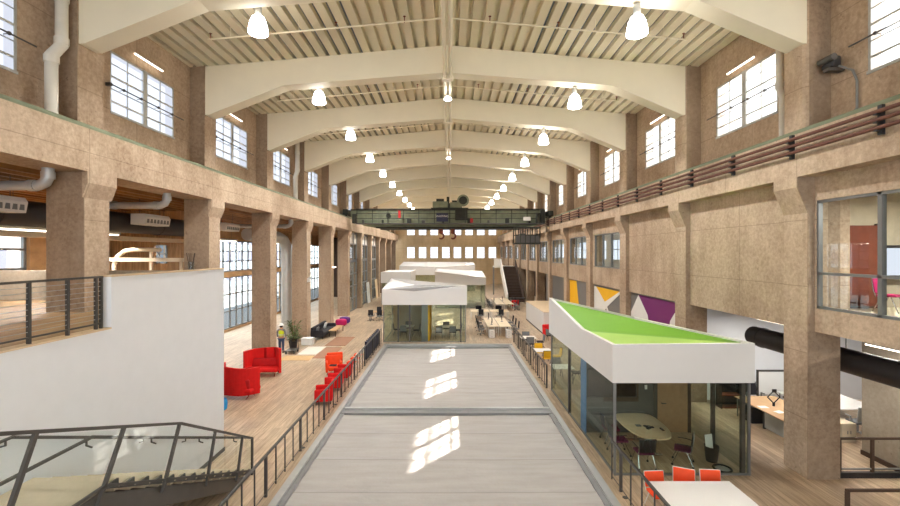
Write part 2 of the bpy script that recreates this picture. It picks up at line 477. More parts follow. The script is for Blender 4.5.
# right infill panel with windows, spandrel bottom 4.05
def rw(k): return [(YK(k) + .95, YK(k + 1) - .05)][0]
ops = []
for k in [-1] + list(range(2, 12)):
    a, b = rw(k)
    ops.append((a, b, 4.69, 7.63) if k == -1 else (a + .3, b - .3, 5.25, 7.45))
m = MB(); wallx(m, 9.98, 10.3, YB, YE, 4.05, 8.3, ops)
struct(m.build('wall_infill', 'concrete'), 'board marked concrete panel wall between columns on the green roofed room side', 'wall')
for k in [-1] + list(range(2, 12)):
    a, b = rw(k); za, zb = 4.69, 7.63
    if k != -1: a += .3; b -= .3; za, zb = 5.25, 7.45
    f = MB(); n = 3
    ys = [a + (b - a) * q / n for q in range(n + 1)]
    for q, y in enumerate(ys): f.box(10.0, 10.12, max(a, y - .05), min(b, y + .05), za, zb)
    for z in ([za, za + .92, zb - .07] if k == -1 else [za, zb - .07]): f.box(10.0, 10.12, a, b, z, z + .07)
    o = f.build('window_%d' % (40 + k), 'steel_grey')
    struct(o, 'large steel framed window of the upper office near the viewer' if k == -1 else f'{ORD[k - 2]} three light inner window beyond the blank concrete panels', 'window')
    p = MB(); p.box(10.05, 10.065, a, b, za, zb); p.build('pane', 'glass_clear', o)
# annexe behind it: floors, ceilings, outer wall
m = MB(); m.box(10.3, 18, YB, YE, 4.05, 4.6); struct(m.build('floor_annexe', 'carpet_beige'), 'upper floor slab of the offices behind the panel wall', 'floor')
m = MB(); m.box(10.3, 18, YB, YE, 8.2, 8.4); struct(m.build('ceiling_annexe', 'white_paint'), 'white ceiling of the upper offices', 'ceiling')
ops = [(YK(k) + 1.2, YK(k) + 5.9, 5.4, 7.7) for k in range(1, 12)]
m = MB(); wallx(m, 18, 18.4, YB, YE, 0, 8.4, ops); struct(m.build('wall_annexe', 'white_paint'), 'white outer wall of the offices', 'wall')
for i, (a, b, za, zb) in enumerate(ops):
    f = MB()
    for q in range(4): f.box(18.1, 18.2, a + (b - a - .08) * q / 3, a + (b - a - .08) * q / 3 + .08, za, zb)
    for z in (za, (za + zb) / 2, zb - .08): f.box(18.1, 18.2, a, b, z, z + .08)
    o = f.build('window_%d' % (60 + i), 'alum'); struct(o, f'{ORD[i]} outer window of the offices seen through the inner windows', 'window')
    p = MB(); p.box(18.14, 18.16, a, b, za, zb); p.build('pane', 'pane_sky', o)
for y in (6.2, 18.5, 24.8, 30.9, 37.2, 49.5, 61.5):
    pass
m = MB(); m.box(10.3, 18, 24.6, 24.8, 4.6, 8.2); struct(m.build('wall_partition', 'white_paint'), 'white cross wall in the upper offices before the windows', 'wall')
m = MB(); m.box(16.0, 16.15, YB, 13.05, 4.6, 8.2); m.box(10.3, 16.0, 12.92, 13.05, 4.6, 8.2)
struct(m.build('wall_office', 'carpet_beige'), 'cream back wall of the upper office near the viewer', 'wall')
m = MB(); m.box(10.72, 11.36, 12.5, 12.92, 4.6, 8.2); struct(m.build('column_office', 'concrete'), 'concrete column standing inside the upper office', 'column')
# lower right: mural wall, concrete block, back walls
m = MB(); m.box(10.08, 10.3, 18.9, 46, 0, 4.05); struct(m.build('wall_mural', 'mural_grey'), 'grey wall carrying the painted triangles', 'wall')
m = MB(); m.box(12.2, 12.4, 46, YE, 0, 4.05); struct(m.build('wall_recess', 'brown_dark'), 'dark brown recess wall at the far openings', 'wall')
m = MB(); m.box(10.68, 18, 18.6, 18.8, 0, 4.05); struct(m.build('wall_workroom', 'white_paint'), 'white wall at the back of the open workroom', 'wall')
m = MB(); m.box(12.7, 13.6, -3, 13.57, 0, 4.05); struct(m.build('wall_block', 'concrete_grey'), 'grey concrete wall beside the ramp', 'wall')
m = MB(); m.box(10.95, 17.9, 2, 18.5, 3.95, 4.05); struct(m.build('ceiling_workroom', 'brown_dark'), 'dark ceiling of the open workroom', 'ceiling')
# left aisle
m = MB(); m.box(-17.8, -11.05, YB, 84, 8.75, 8.85)
for i in range(11): m.box(-17.2 + i * .58, -17.1 + i * .58, YB, 84, 8.35, 8.76)
struct(m.build('ceiling_aisle', 'wood_joist'), 'timber joist ceiling of the side aisle', 'ceiling')
m = MB(); m.box(-14.0, -13.6, YB, 22.8, 6.72, 6.9)
struct(m.build('beam_timber', 'oak_pale'), 'pale timber beam under the black aisle duct', 'beam')
ops = []
for k in range(-2, 5):
    a = YK(k) + 1.1
    if k in (1, 2, 4): continue
    if k == 3: ops += [(30.0, 46.0, .15, 4.3), (46.4, 62, .15, 4.3)]; continue
    ops.append((a, a + 5.2, .15, 4.3))
ops2 = [(a, b, 4.7, 7.2) for a, b, za, zb in ops if za < 1]
ops = [q for q in ops]
lowops = [q for q in ops if q[2] < 1]
m = MB(); wallx(m, -17.9, -17.5, YB, 84, 0, 4.5, lowops)
wallx(m, -17.9, -17.5, YB, 84, 4.5, 8.75, ops2 + [(25.9, 27.5, 5.5, 6.8)])
struct(m.build('wall_outer', 'wood_wall'), 'timber lined outer wall of the side aisle', 'wall')
wn = 80
for (a, b, za, zb) in lowops + ops2 + [(25.9, 27.5, 5.5, 6.8)]:
    f = MB(); n = 2 if b - a < 2 else int((b - a) / 1.05)
    for q in range(n + 1):
        y = a + (b - a - .13) * q / n; f.box(-17.75, -17.65, y, y + .13, za, zb)
    nz = 2 if b - a < 2 else 3
    for q in range(nz + 1):
        z = za + (zb - za - .1) * q / nz; f.box(-17.75, -17.65, a, b, z, z + .1)
    o = f.build('window_%d' % wn, 'steel_grey'); wn += 1
    struct(o, f'glazed bay in the outer aisle wall, {ORD[(wn - 81) % 20]} in order', 'window')
    p = MB(); p.box(-17.71, -17.69, a, b, za, zb); p.build('pane', 'glass_clear', o)
# far left storefront bays between columns (k = 5..7) and solid bays after
for i, k in enumerate((5, 6, 7)):
    a, b = YK(k) + .9, YK(k + 1)
    f = MB(); x0, x1 = -10.6, -10.45
    for q in range(4): f.box(x0, x1, a + (b - a - .18) * q / 3, a + (b - a - .18) * q / 3 + .18, 0, 8.43)
    for z in (0, 1.3, 2.6, 3.9, 5.2, 7.1, 8.2): f.box(x0, x1, a, b, z, z + (.3 if z == 5.2 else .12))
    o = f.build('window_%d' % (100 + k), 'steel_grey'); struct(o, f'{ORD[i]} tall grey storefront bay beyond the ottomans', 'window')
    p = MB(); p.box(-10.54, -10.52, a, b, .05, 7.15); p.build('pane', 'glass_clear', o)
    p = MB(); p.box(-10.56, -10.5, a + .2, b - .2, 7.2, 8.25); p.build('panel', 'mural_white', o)
m = MB(); m.box(-12.6, -12.4, 62.2, 84, 0, 8.43); m.box(-17.4, -12.4, 62.1, 62.3, 0, 8.43)
struct(m.build('wall_aisle', 'brown_dark'), 'dark wall behind the far columns of the aisle', 'wall')
# stair wall + mezzanine
m = MB(); m.box(-7.28, -7.08, 9.2, 13.78, 0, 5.7); m.box(-7.28, -7.08, YB, 9.2, 0, 4.62)
struct(m.build('wall_stair', 'white_paint'), 'tall plain white wall beside the stair, stepped down at the mezzanine edge', 'wall')
m = MB(); m.box(-7.3, -7.06, 9.18, 13.8, 5.7, 5.735); m.box(-7.3, -7.06, YB, 9.18, 4.62, 4.65); struct(m.build('trim_1', 'oak_pale'), 'thin pale cap along the top of the white stair wall', 'trim')
m = MB(); m.box(-17.5, -7.28, YB, 13.6, 4.2, 4.58); m.box(-17.5, -11.05, 13.6, 15.2, 4.2, 4.58)
struct(m.build('floor_mezzanine', 'wood_floor_mezzanine'), 'wooden mezzanine floor behind the cable railing', 'floor')
m = MB(); m.box(-11.05, -7.28, 13.6, 13.78, 4.2, 5.66); m.box(-17.5, -11.05, 15.1, 15.25, 4.2, 5.6); struct(m.build('wall_parapet', 'concrete_grey'), 'grey parapet at the end of the mezzanine', 'wall')
m = MB(); m.box(-7.1, -7.06, 12.4, 13.8, 0, .12); struct(m.build('baseboard_stair', 'wall_dark'), 'dark baseboard at the foot of the white stair wall', 'baseboard')
# outside world: street and buildings seen through the aisle glazing
m = MB(); m.box(-120, -18, -60, 160, -.4, -.3); struct(m.build('ground_outside', 'asphalt'), 'pale street outside the aisle windows', 'ground')
for i, (x0, x1, y0, y1, h, mt) in enumerate(((-62, -44, -25, 18, 15, 'building_pale'), (-66, -46, 24, 62, 11, 'building_brick'), (-64, -42, 68, 120, 14, 'building_pale'))):
    t = thing('street_building', f'{["pale block", "brick block", "long pale block"][i]} with window rows across the street', 'building', ((x0 + x1) / 2, (y0 + y1) / 2, -.3), world=True)
    a = MB(); a.box(x0, x1, y0, y1, -.3, h); a.build('wall', mt, t)
    a = MB(); a.box(x0 - .3, x1 + .3, y0 - .3, y1 + .3, h, h + .5); a.build('roof', 'steel_grey', t)
    ny = int((y1 - y0) / 4.5)
    for q in range(ny):
        for r in range(int(h / 3.6)):
            a = MB(); a.box(x1, x1 + .06, y0 + 1.2 + q * 4.5, y0 + 3.6 + q * 4.5, 1 + r * 3.5, 3 + r * 3.5); a.build('window', 'navy', t)
# ================================================================== CEILING FIXTURES
def lamp_proto(stem):
    t = thing('pendant_lamp', '-', 'lamp')
    prof = [(.02, .34), (.12, .33), (.19, .28), (.25, .16), (.29, .02), (.315, -.12), (.32, -.2), (.31, -.215), (.295, -.2), (.285, -.12), (.26, .02), (.22, .15), (.16, .25), (.02, .3)]
    a = MB(); a.lathe(prof, n=24, caps=False); a.build('shade', 'lamp_shade', t, True)
    a = MB(); a.lathe([(.1, .33), (.11, .35), (.11, .6), (.09, .64), (.03, .66)], n=16); a.build('socket', 'galv', t, True)
    a = MB(); a.tube([(0, 0, .66), (0, 0, stem)], .018, 6); a.build('stem', 'steel_grey', t)
    return t
LN = 11
pl = lamp_proto(14.35 - 13.1); pr = lamp_proto(14.4 - 12.6)
for proto, x, y0, z, row in ((pl, -5.85, 13.42, 13.1, 'red sofas'), (pr, 5.3, 12.47, 12.6, 'green roofed room')):
    for k in range(LN):
        lab = f'white bell pendant lamp, {ORD[k]} from the front in the row over the {row}'
        if k == 0: o = proto; o.location = (x, y0, z); o['label'] = lab; o['group'] = 'pendant lamps over the ' + row
        else: o = dup(proto, (x, y0 + BAY * k, z), 0, lab, 'pendant lamps over the ' + row)
        o.scale = (.9, .9, .9 if x > 1e9 else 1)
        l = bpy.data.lights.new('lamp_light', 'SPOT'); l.energy = 1150 if x < 0 else 760; l.spot_size = math.radians(140); l.spot_blend = .5; l.shadow_soft_size = .2; l.color = (.98, .99, 1.0)
        lo = bpy.data.objects.new('lamp_light', l); COL.objects.link(lo); lo.location = (x, y0 + BAY * k, z - .24)
# linear strip lights above the windows
for sgn, x, row in ((-1, XWL + .14, 'red sofas'), (1, XWR - .14, 'green roofed room')):
    pt = None
    for k in range(0, 5 if sgn < 0 else 6):
        lab = f'slim glowing strip light above the {ORD[k]} full window over the {row} side'
        loc = (x, wy(k), 12.96 if sgn < 0 else 12.84)
        if pt is None:
            pt = thing('strip_light', lab, 'light', loc, 'strip lights over the ' + row)
            a = MB(); a.box(-.03, .03, -.74, .74, -.0, .04); a.build('housing', 'alum', pt)
            a = MB(); a.box(-.024, .024, -.72, .72, -.035, 0); a.build('tube', 'tube', pt)
            a = MB(); a.box(min(0, sgn * .16), max(0, sgn * .16), -.06, .06, -.0, .08); a.build('bracket', 'steel_grey', pt)
        else: dup(pt, loc, 0, lab)
# sprinkler branch pipes under the deck
for sgn, row in ((-1, 'red sofas'), (1, 'green roofed room')):
    pt = None
    for k in range(-1, 6):
        lab = f'thin cream sprinkler pipe across roof bay {ORD[k + 1]} over the {row} side'
        loc = (-.1, YK(k) + 3.4, 0)
        if pt is None:
            pt = thing('sprinkler_pipe', lab, 'pipe', loc, 'sprinkler pipes over the ' + row)
            a = MB(); a.tube([(sgn * .2, 0, deck_z(0) - .42), (sgn * 8.4, 0, deck_z(8.4) - .42)], .03, 8); a.build('branch_pipe', 'cream_paint', pt)
            for q in (1.5, 3.9, 6.3, 8.3):
                a = MB(); zz = deck_z(q) - .42; a.tube([(sgn * q, 0, zz - .02), (sgn * q, 0, zz + .2)], .016, 6); a.lathe([(.05, .2), (.05, .21)], (sgn * q, 0, zz), 8); a.build('sprinkler_head', 'hook_rust', pt)
            for q in (2.6, 5.2, 7.6):
                a = MB(); zz = deck_z(q) - .42; a.tube([(sgn * q, 0, zz), (sgn * q, 0, zz + .44)], .01, 5); a.build('hanger_rod', 'cream_paint', pt)
        else: dup(pt, loc, 0, lab)
t = thing('conduit', 'cream twin pipe run along the ridge under all roof beams', 'pipe', (-.1, YB, 13.5), world=True)
for dx in (-.11, .11):
    a = MB(); a.tube([(-.1 + dx, YB, 13.61), (-.1 + dx, 80, 13.61)], .07, 10); a.build('pipe', 'cream_paint', t, True)
for k in range(0, 9):
    a = MB(); a.box(-.34, .14, YK(k) + .2, YK(k) + .5, 13.5, 13.69); a.build('saddle_bracket', 'cream_paint', t)
for i, k in enumerate((1, 3)):
    t = thing('emergency_lamp', f'small white emergency lamp hanging from the ridge pipe at the {"second" if i == 0 else "fourth"} beam', 'lamp', (-.1, YK(k) + 1.6, 13.15), 'small ridge lamps')
    a = MB(); a.lathe([(.02, .12), (.1, .1), (.17, 0), (.16, -.03), (.02, -.04)], n=16); a.build('shade', 'lamp_shade', t, True)
    a = MB(); a.tube([(0, 0, .1), (0, 0, .38)], .02, 6); a.build('hanging_stem', 'steel_grey', t)
# downpipes
def pipe(name, lab, segs, mat='pipe_white', r=.14, collars=()):
    t = thing(name, lab, 'pipe', segs[0], world=True)
    a = MB(); a.tube(segs, r, 12); a.build('pipe_run', mat, t, True)
    for c, ax in collars:
        a = MB(); d = Vector(ax) * .09; a.tube([Vector(c) - d, Vector(c) + d], r * 1.18, 12); a.build('collar', mat, t, True)
    return t
for i, (y, lab) in enumerate(((11.75, 'white offset downpipe on the concrete wall beside the cut off window'), (29.9, 'white downpipe beside the third full clerestory window'))):
    x = -10.37
    pipe('downpipe', lab, [(x, y, 13.85), (x, y, 11.75), (x - .02, y - .28, 11.35), (x - .02, y - .28, 9.61)], collars=[((x, y, 11.85), (0, 0, 1)), ((x - .02, y - .28, 11.25), (0, 0, 1)), ((x, y, 13.0), (0, 0, 1))])
for i, y in enumerate((13.62,)):
    x = 10.2
    pipe('downpipe', 'cream downpipe at the edge of the bright window beside the beam end', [(x, y, 13.8), (x, y, 11.3), (x + .06, y - .05, 11.0), (x + .06, y - .05, 9.47)], r=.1, collars=[((x, y, 11.4), (0, 0, 1))])
for i, (y, z) in enumerate(((11.55, 8.22), (16.4, 8.22), (29.2, 8.22))):
    pipe('drain_pipe', f'white drain pipe elbow under the girder, {ORD[i]} along the aisle', [(-10.55, y, 8.43), (-10.55, y, z - .02), (-10.63, y, z - .17), (-10.8, y, z - .25), (-14.5, y + .2, z - .22)], r=.13, mat='galv', collars=[((-10.55, y, z + .02), (0, 0, 1)), ((-10.95, y, z - .25), (1, 0, 0)), ((-12.6, y + .1, z - .23), (1, 0, 0))])
# window operator rods
for sgn, x, row in ((-1, XWL + .17, 'red sofas'), (1, XWR - .17, 'green roofed room')):
    pt = None
    for k in range(-1, 4):
        lab = f'thin steel operating rod across the {ORD[k + 1]} clerestory window on the {row} side'
        if pt is None:
            pt = thing('operating_rod', lab, 'rod', (x, wy(k), 11.5), 'window operating rods on the side of the ' + row)
            a = MB(); a.tube([(0, -1.85, 0), (0, 1.95, 0)], .022, 6); a.build('rod', 'steel_dark', pt)
            for q in (-1.25, -.45, .45, 1.25):
                a = MB(); a.ball((0, q, 0), .05, 8, 6); a.build('clamp', 'steel_dark', pt)
                a = MB(); a.tube([(0, q, 0), (sgn * .15, q, -.02)], .012, 5); a.build('link_arm', 'steel_dark', pt)
            a = MB(); a.box(min(0, sgn * .165), max(0, sgn * .165), -1.82, -1.74, -.05, .05); a.build('bracket', 'steel_dark', pt)
        else: dup(pt, (x, wy(k), 11.5), 0, lab)
# motor box
t = thing('window_motor', 'dark greasy motor unit fixed to the pilaster by the bright window', 'motor', (10.2, 11.7, 11.15), world=True)
a = MB(); a.rbox((10.15, 11.72, 11.25), (.26, .36, .3), .05); a.build('housing', 'black_paint', t)
a = MB(); a.tube([(10.0, 11.45, 11.32), (10.0, 11.9, 11.32)], .09, 12); a.build('motor', 'steel_dark', t, True)
a = MB(); a.tube([(10.2, 11.6, 11.15), (10.34, 11.3, 10.9), (10.36, 11.2, 10.6), (10.36, 11.2, 9.9), (10.3, 11.4, 9.6)], .03, 6); a.build('cable', 'steel_grey', t)
a = MB(); a.box(10.0, 10.41, 11.6, 11.8, 11.02, 11.1); a.build('bracket', 'steel_dark', t)
# conductor pipes and brackets beside the girder
for i, z in enumerate((9.3, 9.12, 8.94)):
    pipe('conductor_pipe', f'{["upper", "middle", "lowest"][i]} rust brown conductor pipe along the girder over the green roofed room', [(9.36, YB + .2, z), (9.36, 60, z)], 'rust_pipe', .045)
pt = None
for i in range(14):
    y = 9.65 + 2.52 * i; lab = f'dark insulator bracket holding the conductor pipes, {ORD[i]} from the front'
    if pt is None:
        pt = thing('pipe_bracket', lab, 'bracket', (9.36, y, 8.85), 'conductor brackets on the girder')
        a = MB(); a.box(.06, .14, -.05, .05, -.06, .6); a.build('wall_mount', 'black_paint', pt)
        for q in range(3):
            a = MB(); a.box(-.045, .1, -.05, .05, .02 + .18 * q, .044 + .18 * q); a.build('insulator', 'black_paint', pt, True)
    else: dup(pt, (9.36, y, 8.85), 0, lab)

# ================================================================== OVERHEAD CRANE
CY = 43.0
t = thing('overhead_crane', 'old green riveted travelling crane spanning the hall with trolley and hooks', 'crane', (-.1, CY, 9.75), world=True)
def gird(y, w):
    a = MB(); pr = [(-9.7, 9.75), (-9.0, 9.05), (-7.2, 8.72), (7.2, 8.72), (9.0, 9.05), (9.25, 9.75), (9.25, 10.4), (-9.7, 10.4)]
    a.prism([(x, y, z) for x, z in pr], (0, w, 0)); a.build('girder', 'crane_green', t)
    for i in range(19):
        a = MB(); a.box(-9.2 + i, -9.1 + i, y - .06, y, 8.9 if 1 < i < 17 else 9.3, 10.36); a.build('stiffener', 'crane_green', t)
    a = MB(); a.box(-9.7, 9.25, y - .14, y + w + .1, 10.36, 10.46); a.build('top_flange', 'crane_dark', t)
    a = MB(); a.box(-7.2, 7.2, y - .14, y + w + .1, 8.62, 8.74); a.build('bottom_flange', 'crane_dark', t)
gird(CY, .5); gird(CY + 2.6, .5)
a = MB(); a.box(-9.0, 9.0, CY - .95, CY - .1, 8.98, 9.06); a.build('walkway', 'steel_dark', t)
rq = random.Random(4)
for i in range(9):
    x = -8.2 + i * 1.95 + rq.uniform(-.4, .4); w = rq.uniform(.15, .45); h = rq.uniform(.2, .6)
    a = MB(); a.rbox((x, CY - .3, 9.06 + h / 2), (w, .3, h), .03); a.build('equipment_box', 'crane_dark' if i % 3 else 'steel_dark', t)
for x, h in ((8.5, 1.0), (8.95, 1.35), (-9.2, .9)):
    a = MB(); a.rbox((x, CY - .5, 9.06 + h / 2), (.4, .5, h), .05); a.build('control_cabinet', 'crane_dark', t)
for i in range(13):
    a = MB(); x = -8.9 + i * 1.48; a.tube([(x, CY - .9, 9.0), (x, CY - .9, 10.42)], .035, 6); a.build('post', 'crane_dark', t)
for z in (10.42, 10.0, 9.5):
    a = MB(); a.tube([(-9.0, CY - .9, z), (9.0, CY - .9, z)], .03, 6); a.build('handrail', 'crane_dark', t)
for sx, rz_ in ((-10.05, 9.76), (9.68, 9.62)):
    a = MB(); a.rbox((sx, CY + 1.5, rz_ + .4), (.5, 4.6, .5), .06); a.build('end_truck', 'crane_dark', t)
    for dy in (-.2, 3.2):
        a = MB(); a.tube([(sx - .1, CY + dy, rz_ + .22), (sx + .1, CY + dy, rz_ + .22)], .22, 16); a.build('wheel', 'steel_dark', t, True)
a = MB(); a.box(-4.95, -4.72, CY - 1.0, CY - .94, 9.55, 10.25); a.build('warning_plate', 'red_plate', t)
a = MB(); a.box(1.95, 2.2, CY - 1.0, CY - .94, 9.1, 9.5); a.build('warning_plate', 'red_plate', t)
a = MB(); a.tube([(-6.0, CY - .2, 9.85), (-6.0, CY - .05, 9.85)], .22, 12); a.build('gauge_cover', 'crane_dark', t)
a = MB(); a.box(7.0, 7.7, CY - 1.02, CY - .95, 9.3, 9.65); a.build('notice_plate', 'mural_white', t)
sp = MB(); sp.box(-1.3, -.18, CY - 1.04, CY - .96, 9.2, 10.0); sp = sp.build('sign_plate', 'navy', t)
cu = bpy.data.curves.new('lettering', 'FONT'); cu.body = 'WHITING'; cu.size = .27; cu.extrude = .006; cu.align_x = 'CENTER'
to = bpy.data.objects.new('tmp', cu); COL.objects.link(to); bpy.context.view_layer.update()
me = bpy.data.meshes.new_from_object(to.evaluated_get(bpy.context.evaluated_depsgraph_get())); bpy.data.objects.remove(to)
me.transform(Matrix.Translation((-.74, CY - 1.05, 9.62)) @ Matrix.Rotation(PI / 2, 4, 'X')); me.materials.clear(); me.materials.append(M['mural_white'])
lo = bpy.data.objects.new('lettering', me); COL.objects.link(lo); lo.parent = sp
# trolley
a = MB(); a.box(-1.85, 1.8, CY - .05, CY + 3.1, 10.5, 10.62); tr = a.build('trolley_frame', 'crane_dark', t)
a = MB(); a.rbox((-.95, CY + .6, 10.95), (1.5, 1.1, .6), .05); a.build('trolley_motor_box', 'crane_green', tr)
a = MB(); a.rbox((.55, CY + .6, 10.9), (1.1, 1.1, .55), .05); a.build('gear_case', 'crane_green', tr)
a = MB(); a.tube([(-1.35, CY + .6, 11.38), (-.6, CY + .6, 11.38)], .19, 12); a.build('motor', 'crane_dark', tr, True)
a = MB(); a.tube([(-.2, CY + .55, 11.1), (-.2, CY + .55, 11.75)], .14, 10); a.build('brake', 'crane_dark', tr, True)
a = MB(); a.tube([(.2, CY + .6, 11.28), (.7, CY + .6, 11.28)], .14, 10); a.build('motor', 'crane_dark', tr, True)
a = MB(); a.tube([(1.28, CY + .1, 11.35), (1.28, CY + .3, 11.35)], .58, 24); a.build('gear_cover', 'crane_green', tr, True)
a = MB(); a.tube([(1.28, CY + .02, 11.35), (1.28, CY + .1, 11.35)], .4, 24); a.build('gear_hub', 'crane_dark', tr, True)
a = MB(); a.tube([(-.9, CY + 1.8, 10.9), (1.2, CY + 1.8, 10.9)], .38, 16); a.build('rope_drum', 'steel_dark', tr, True)
a = MB(); a.box(.5, 1.7, CY - .2, CY + .2, 9.4, 10.5); a.build('gear_frame', 'crane_dark', tr)
for hx, s in ((-.9, 1), (.3, 1)):
    a = MB(); a.tube([(hx, CY + 1.6, 10.6), (hx, CY + 1.6, 8.55)], .04, 6); rp = a.build('hoist_rope', 'steel_dark', tr)
    a = MB(); a.rbox((hx, CY + 1.6, 8.4), (.42, .3, .46), .06); a.build('hook_block', 'hook_rust', rp)
    a = MB(); a.tube([(hx, CY + 1.6, 8.25)] + [(hx + .27 * math.sin(q), CY + 1.6, 7.92 + .27 * math.cos(q)) for q in [i * .5 for i in range(0, 9)]], [.09] * 8 + [.08, .03], 8); a.build('hook', 'hook_rust', rp, True)
# cab
cx0, cx1, cz0, cz1 = 6.25, 8.65, 7.05, 8.7
a = MB(); a.box(cx0, cx1, CY - .9, CY + .6, cz0, cz0 + .14); cab = a.build('cab_floor', 'crane_dark', t)
a = MB(); a.box(cx0 - .05, cx1 + .05, CY - .95, CY + .65, cz1 - .1, cz1); a.build('cab_roof', 'crane_dark', cab)
for x in [cx0 + (cx1 - cx0 - .08) * q / 5 for q in range(6)]:
    for y in (CY - .9, CY + .52): a = MB(); a.box(x, x + .08, y, y + .08, cz0, cz1); a.build('cab_post', 'crane_dark', cab)
for y in (CY - .9, CY + .52):
    a = MB(); a.box(cx0, cx1, y, y + .06, cz0 + .85, cz0 + .92); a.build('cab_rail', 'crane_dark', cab)
a = MB(); a.box(cx0 + .1, cx1 - .1, CY - .87, CY - .84, cz0 + .14, cz0 + .82); a.build('cab_panel', 'steel_dark', cab)
a = MB(); a.rbox((7.0, CY - .2, cz0 + .6), (.5, .5, .9), .05); a.build('controller_box', 'steel_dark', cab)
a = MB(); a.rbox((8.05, CY - .2, cz0 + .55), (.6, .5, .8), .05); a.build('controller_box', 'crane_dark', cab)

# ================================================================== SHADED LIGHT WELL
SX0, SX1, SY0, SY1, SYM = -4.36, 4.1, 4.0, 29.15, 17.05
t = thing('well_shade', 'large grey fabric shade stretched in a metal frame over the light well', 'shade', (-.1, SY0, 0), world=True)
for lab, x0, x1, y0, y1, h in (('side', SX0, SX0 + .2, SY0, SY1, .16), ('side', SX1 - .2, SX1, SY0, SY1, .16), ('end', SX0, SX1, SY1 - .22, SY1, .2), ('end', SX0, SX1, SY0, SY0 + .2, .16)):
    a = MB(); a.box(x0, x1, y0, y1, 0, h); a.build('frame_rail', 'alum', t)
for x0, x1 in ((SX0 + .2, SX0 + .34), (SX1 - .34, SX1 - .2)):
    a = MB(); a.box(x0, x1, SY0 + .2, SY1 - .22, 0, .1); a.build('guide_channel', 'steel_grey', t)
a = MB(); a.box(SX0 + .2, SX1 - .2, SY1 - .75, SY1 - .22, .0, .12); a.build('roller_box', 'steel_grey', t)
for y0, y1, h in ((SYM - .34, SYM - .2, .12), (SYM - .2, SYM + .12, .09), (SYM + .12, SYM + .3, .14)):
    a = MB(); a.box(SX0 + .2, SX1 - .2, y0, y1, .0, h); a.build('cross_bar', 'steel_grey' if h != .14 else 'alum', t)
def cloth(y0, y1):
    a = MB(); bm = a.bm; nx, ny = 44, int((y1 - y0) / .04); g = []
    sy = [q for q in (7.6, 9.45, 11.3, 13.1, 15.0, 19.4, 21.9, 24.6, 26.8)]
    for j in range(ny + 1):
        y = y0 + (y1 - y0) * j / ny; row = []
        for i in range(nx + 1):
            u = i / nx; x = SX0 + .34 + (SX1 - SX0 - .68) * u
            z = .055 - .03 * math.sin(PI * u) ** .6
            for s in sy: z += .022 * math.exp(-((y - s) / .045) ** 2)
            e = min(u, 1 - u)
            z += .012 * math.exp(-e * 14) * math.sin(y * 7 + 18 * e) + .004 * math.sin(y * 2.1 + 3 * u)
            row.append(bm.verts.new((x, y, z)))
        g.append(row)
    for j in range(ny):
        for i in range(nx): bm.faces.new([g[j][i], g[j][i + 1], g[j + 1][i + 1], g[j + 1][i]])
    return a
cloth(SY0 + .2, SYM - .34).build('fabric_panel', 'shade_fabric', t, True)
cloth(SYM + .3, SY1 - .75).build('fabric_panel', 'shade_fabric', t, True)
# guard rails along the well
def guard(x, y0, y1, step, lab, thick=4):
    t = thing('guard_rail', lab, 'railing', (x, y0, 0), world=True)
    a = MB(); a.box(x - .03, x + .03, y0, y1, 1.03, 1.08); a.build('top_rail', 'steel_dark', t)
    n = int((y1 - y0) / step)
    for i in range(n + 1):
        y = y0 + (y1 - y0 - .03) * i / n; w = .035 if i % thick == 0 else .016
        a = MB(); a.box(x - w, x + w, y - (.03 if i % thick == 0 else .012), y + (.03 if i % thick == 0 else .012), 0, 1.03); a.build('post', 'steel_dark', t)
    for yy in [y0 + (y1 - y0) * q / 6 for q in range(1, 6)]:
        a = MB(); a.lathe([(.07, 0), (.07, .012)], (x, yy, 0), 8); a.build('foot_plate', 'steel_dark', t)
    a = MB(); a.box(x - .006, x + .006, y0 + .05, y1 - .05, .08, .1); a.build('bottom_rail', 'steel_dark', t)
    return t
guard(-4.68, 6.0, 30.0, .64, 'dark steel guard rail between the red armchairs and the light well')
guard(4.44, 20.2, 30.6, .5, 'dark steel guard rail from the green roofed room to the far desks')
guard(4.44, 6.4, 12.1, .62, 'short dark guard rail beside the white table with orange chairs')

# ================================================================== STAIR
XS = -5.6
t = thing('staircase', 'dark steel staircase descending along the white wall with glass guard', 'staircase', (-6.3, 9.5, 0), world=True)
rise, run, n = 2.41 / 14, (12.3 - 7.05) / 14, 14
a = MB()
for i in range(14):
    y1 = 12.3 - run * i; z = rise * (i + 1)
    a = MB(); a.box(-7.03, XS - .06, y1 - run - .02, y1, z - .05, z); a.build('tread', 'carpet_beige', t)
    a = MB(); a.box(-7.03, XS - .06, y1 - .02, y1, z - rise, z - .05); a.build('riser', 'steel_dark', t)
a = MB(); a.box(-7.03, XS - .06, 2.5, 7.05, 2.33, 2.41); a.build('landing', 'carpet_beige', t)
for x in (XS - .06, -7.05):
    a = MB(); a.prism([(x, 12.3, 0), (x, 12.2, .0), (x, 7.05, 2.34), (x, 2.5, 2.34), (x, 2.5, 2.0), (x, 7.0, 1.94), (x, 11.5, 0)], (.06 if x > -6 else .03, 0, 0)); a.build('stringer', 'steel_dark', t)
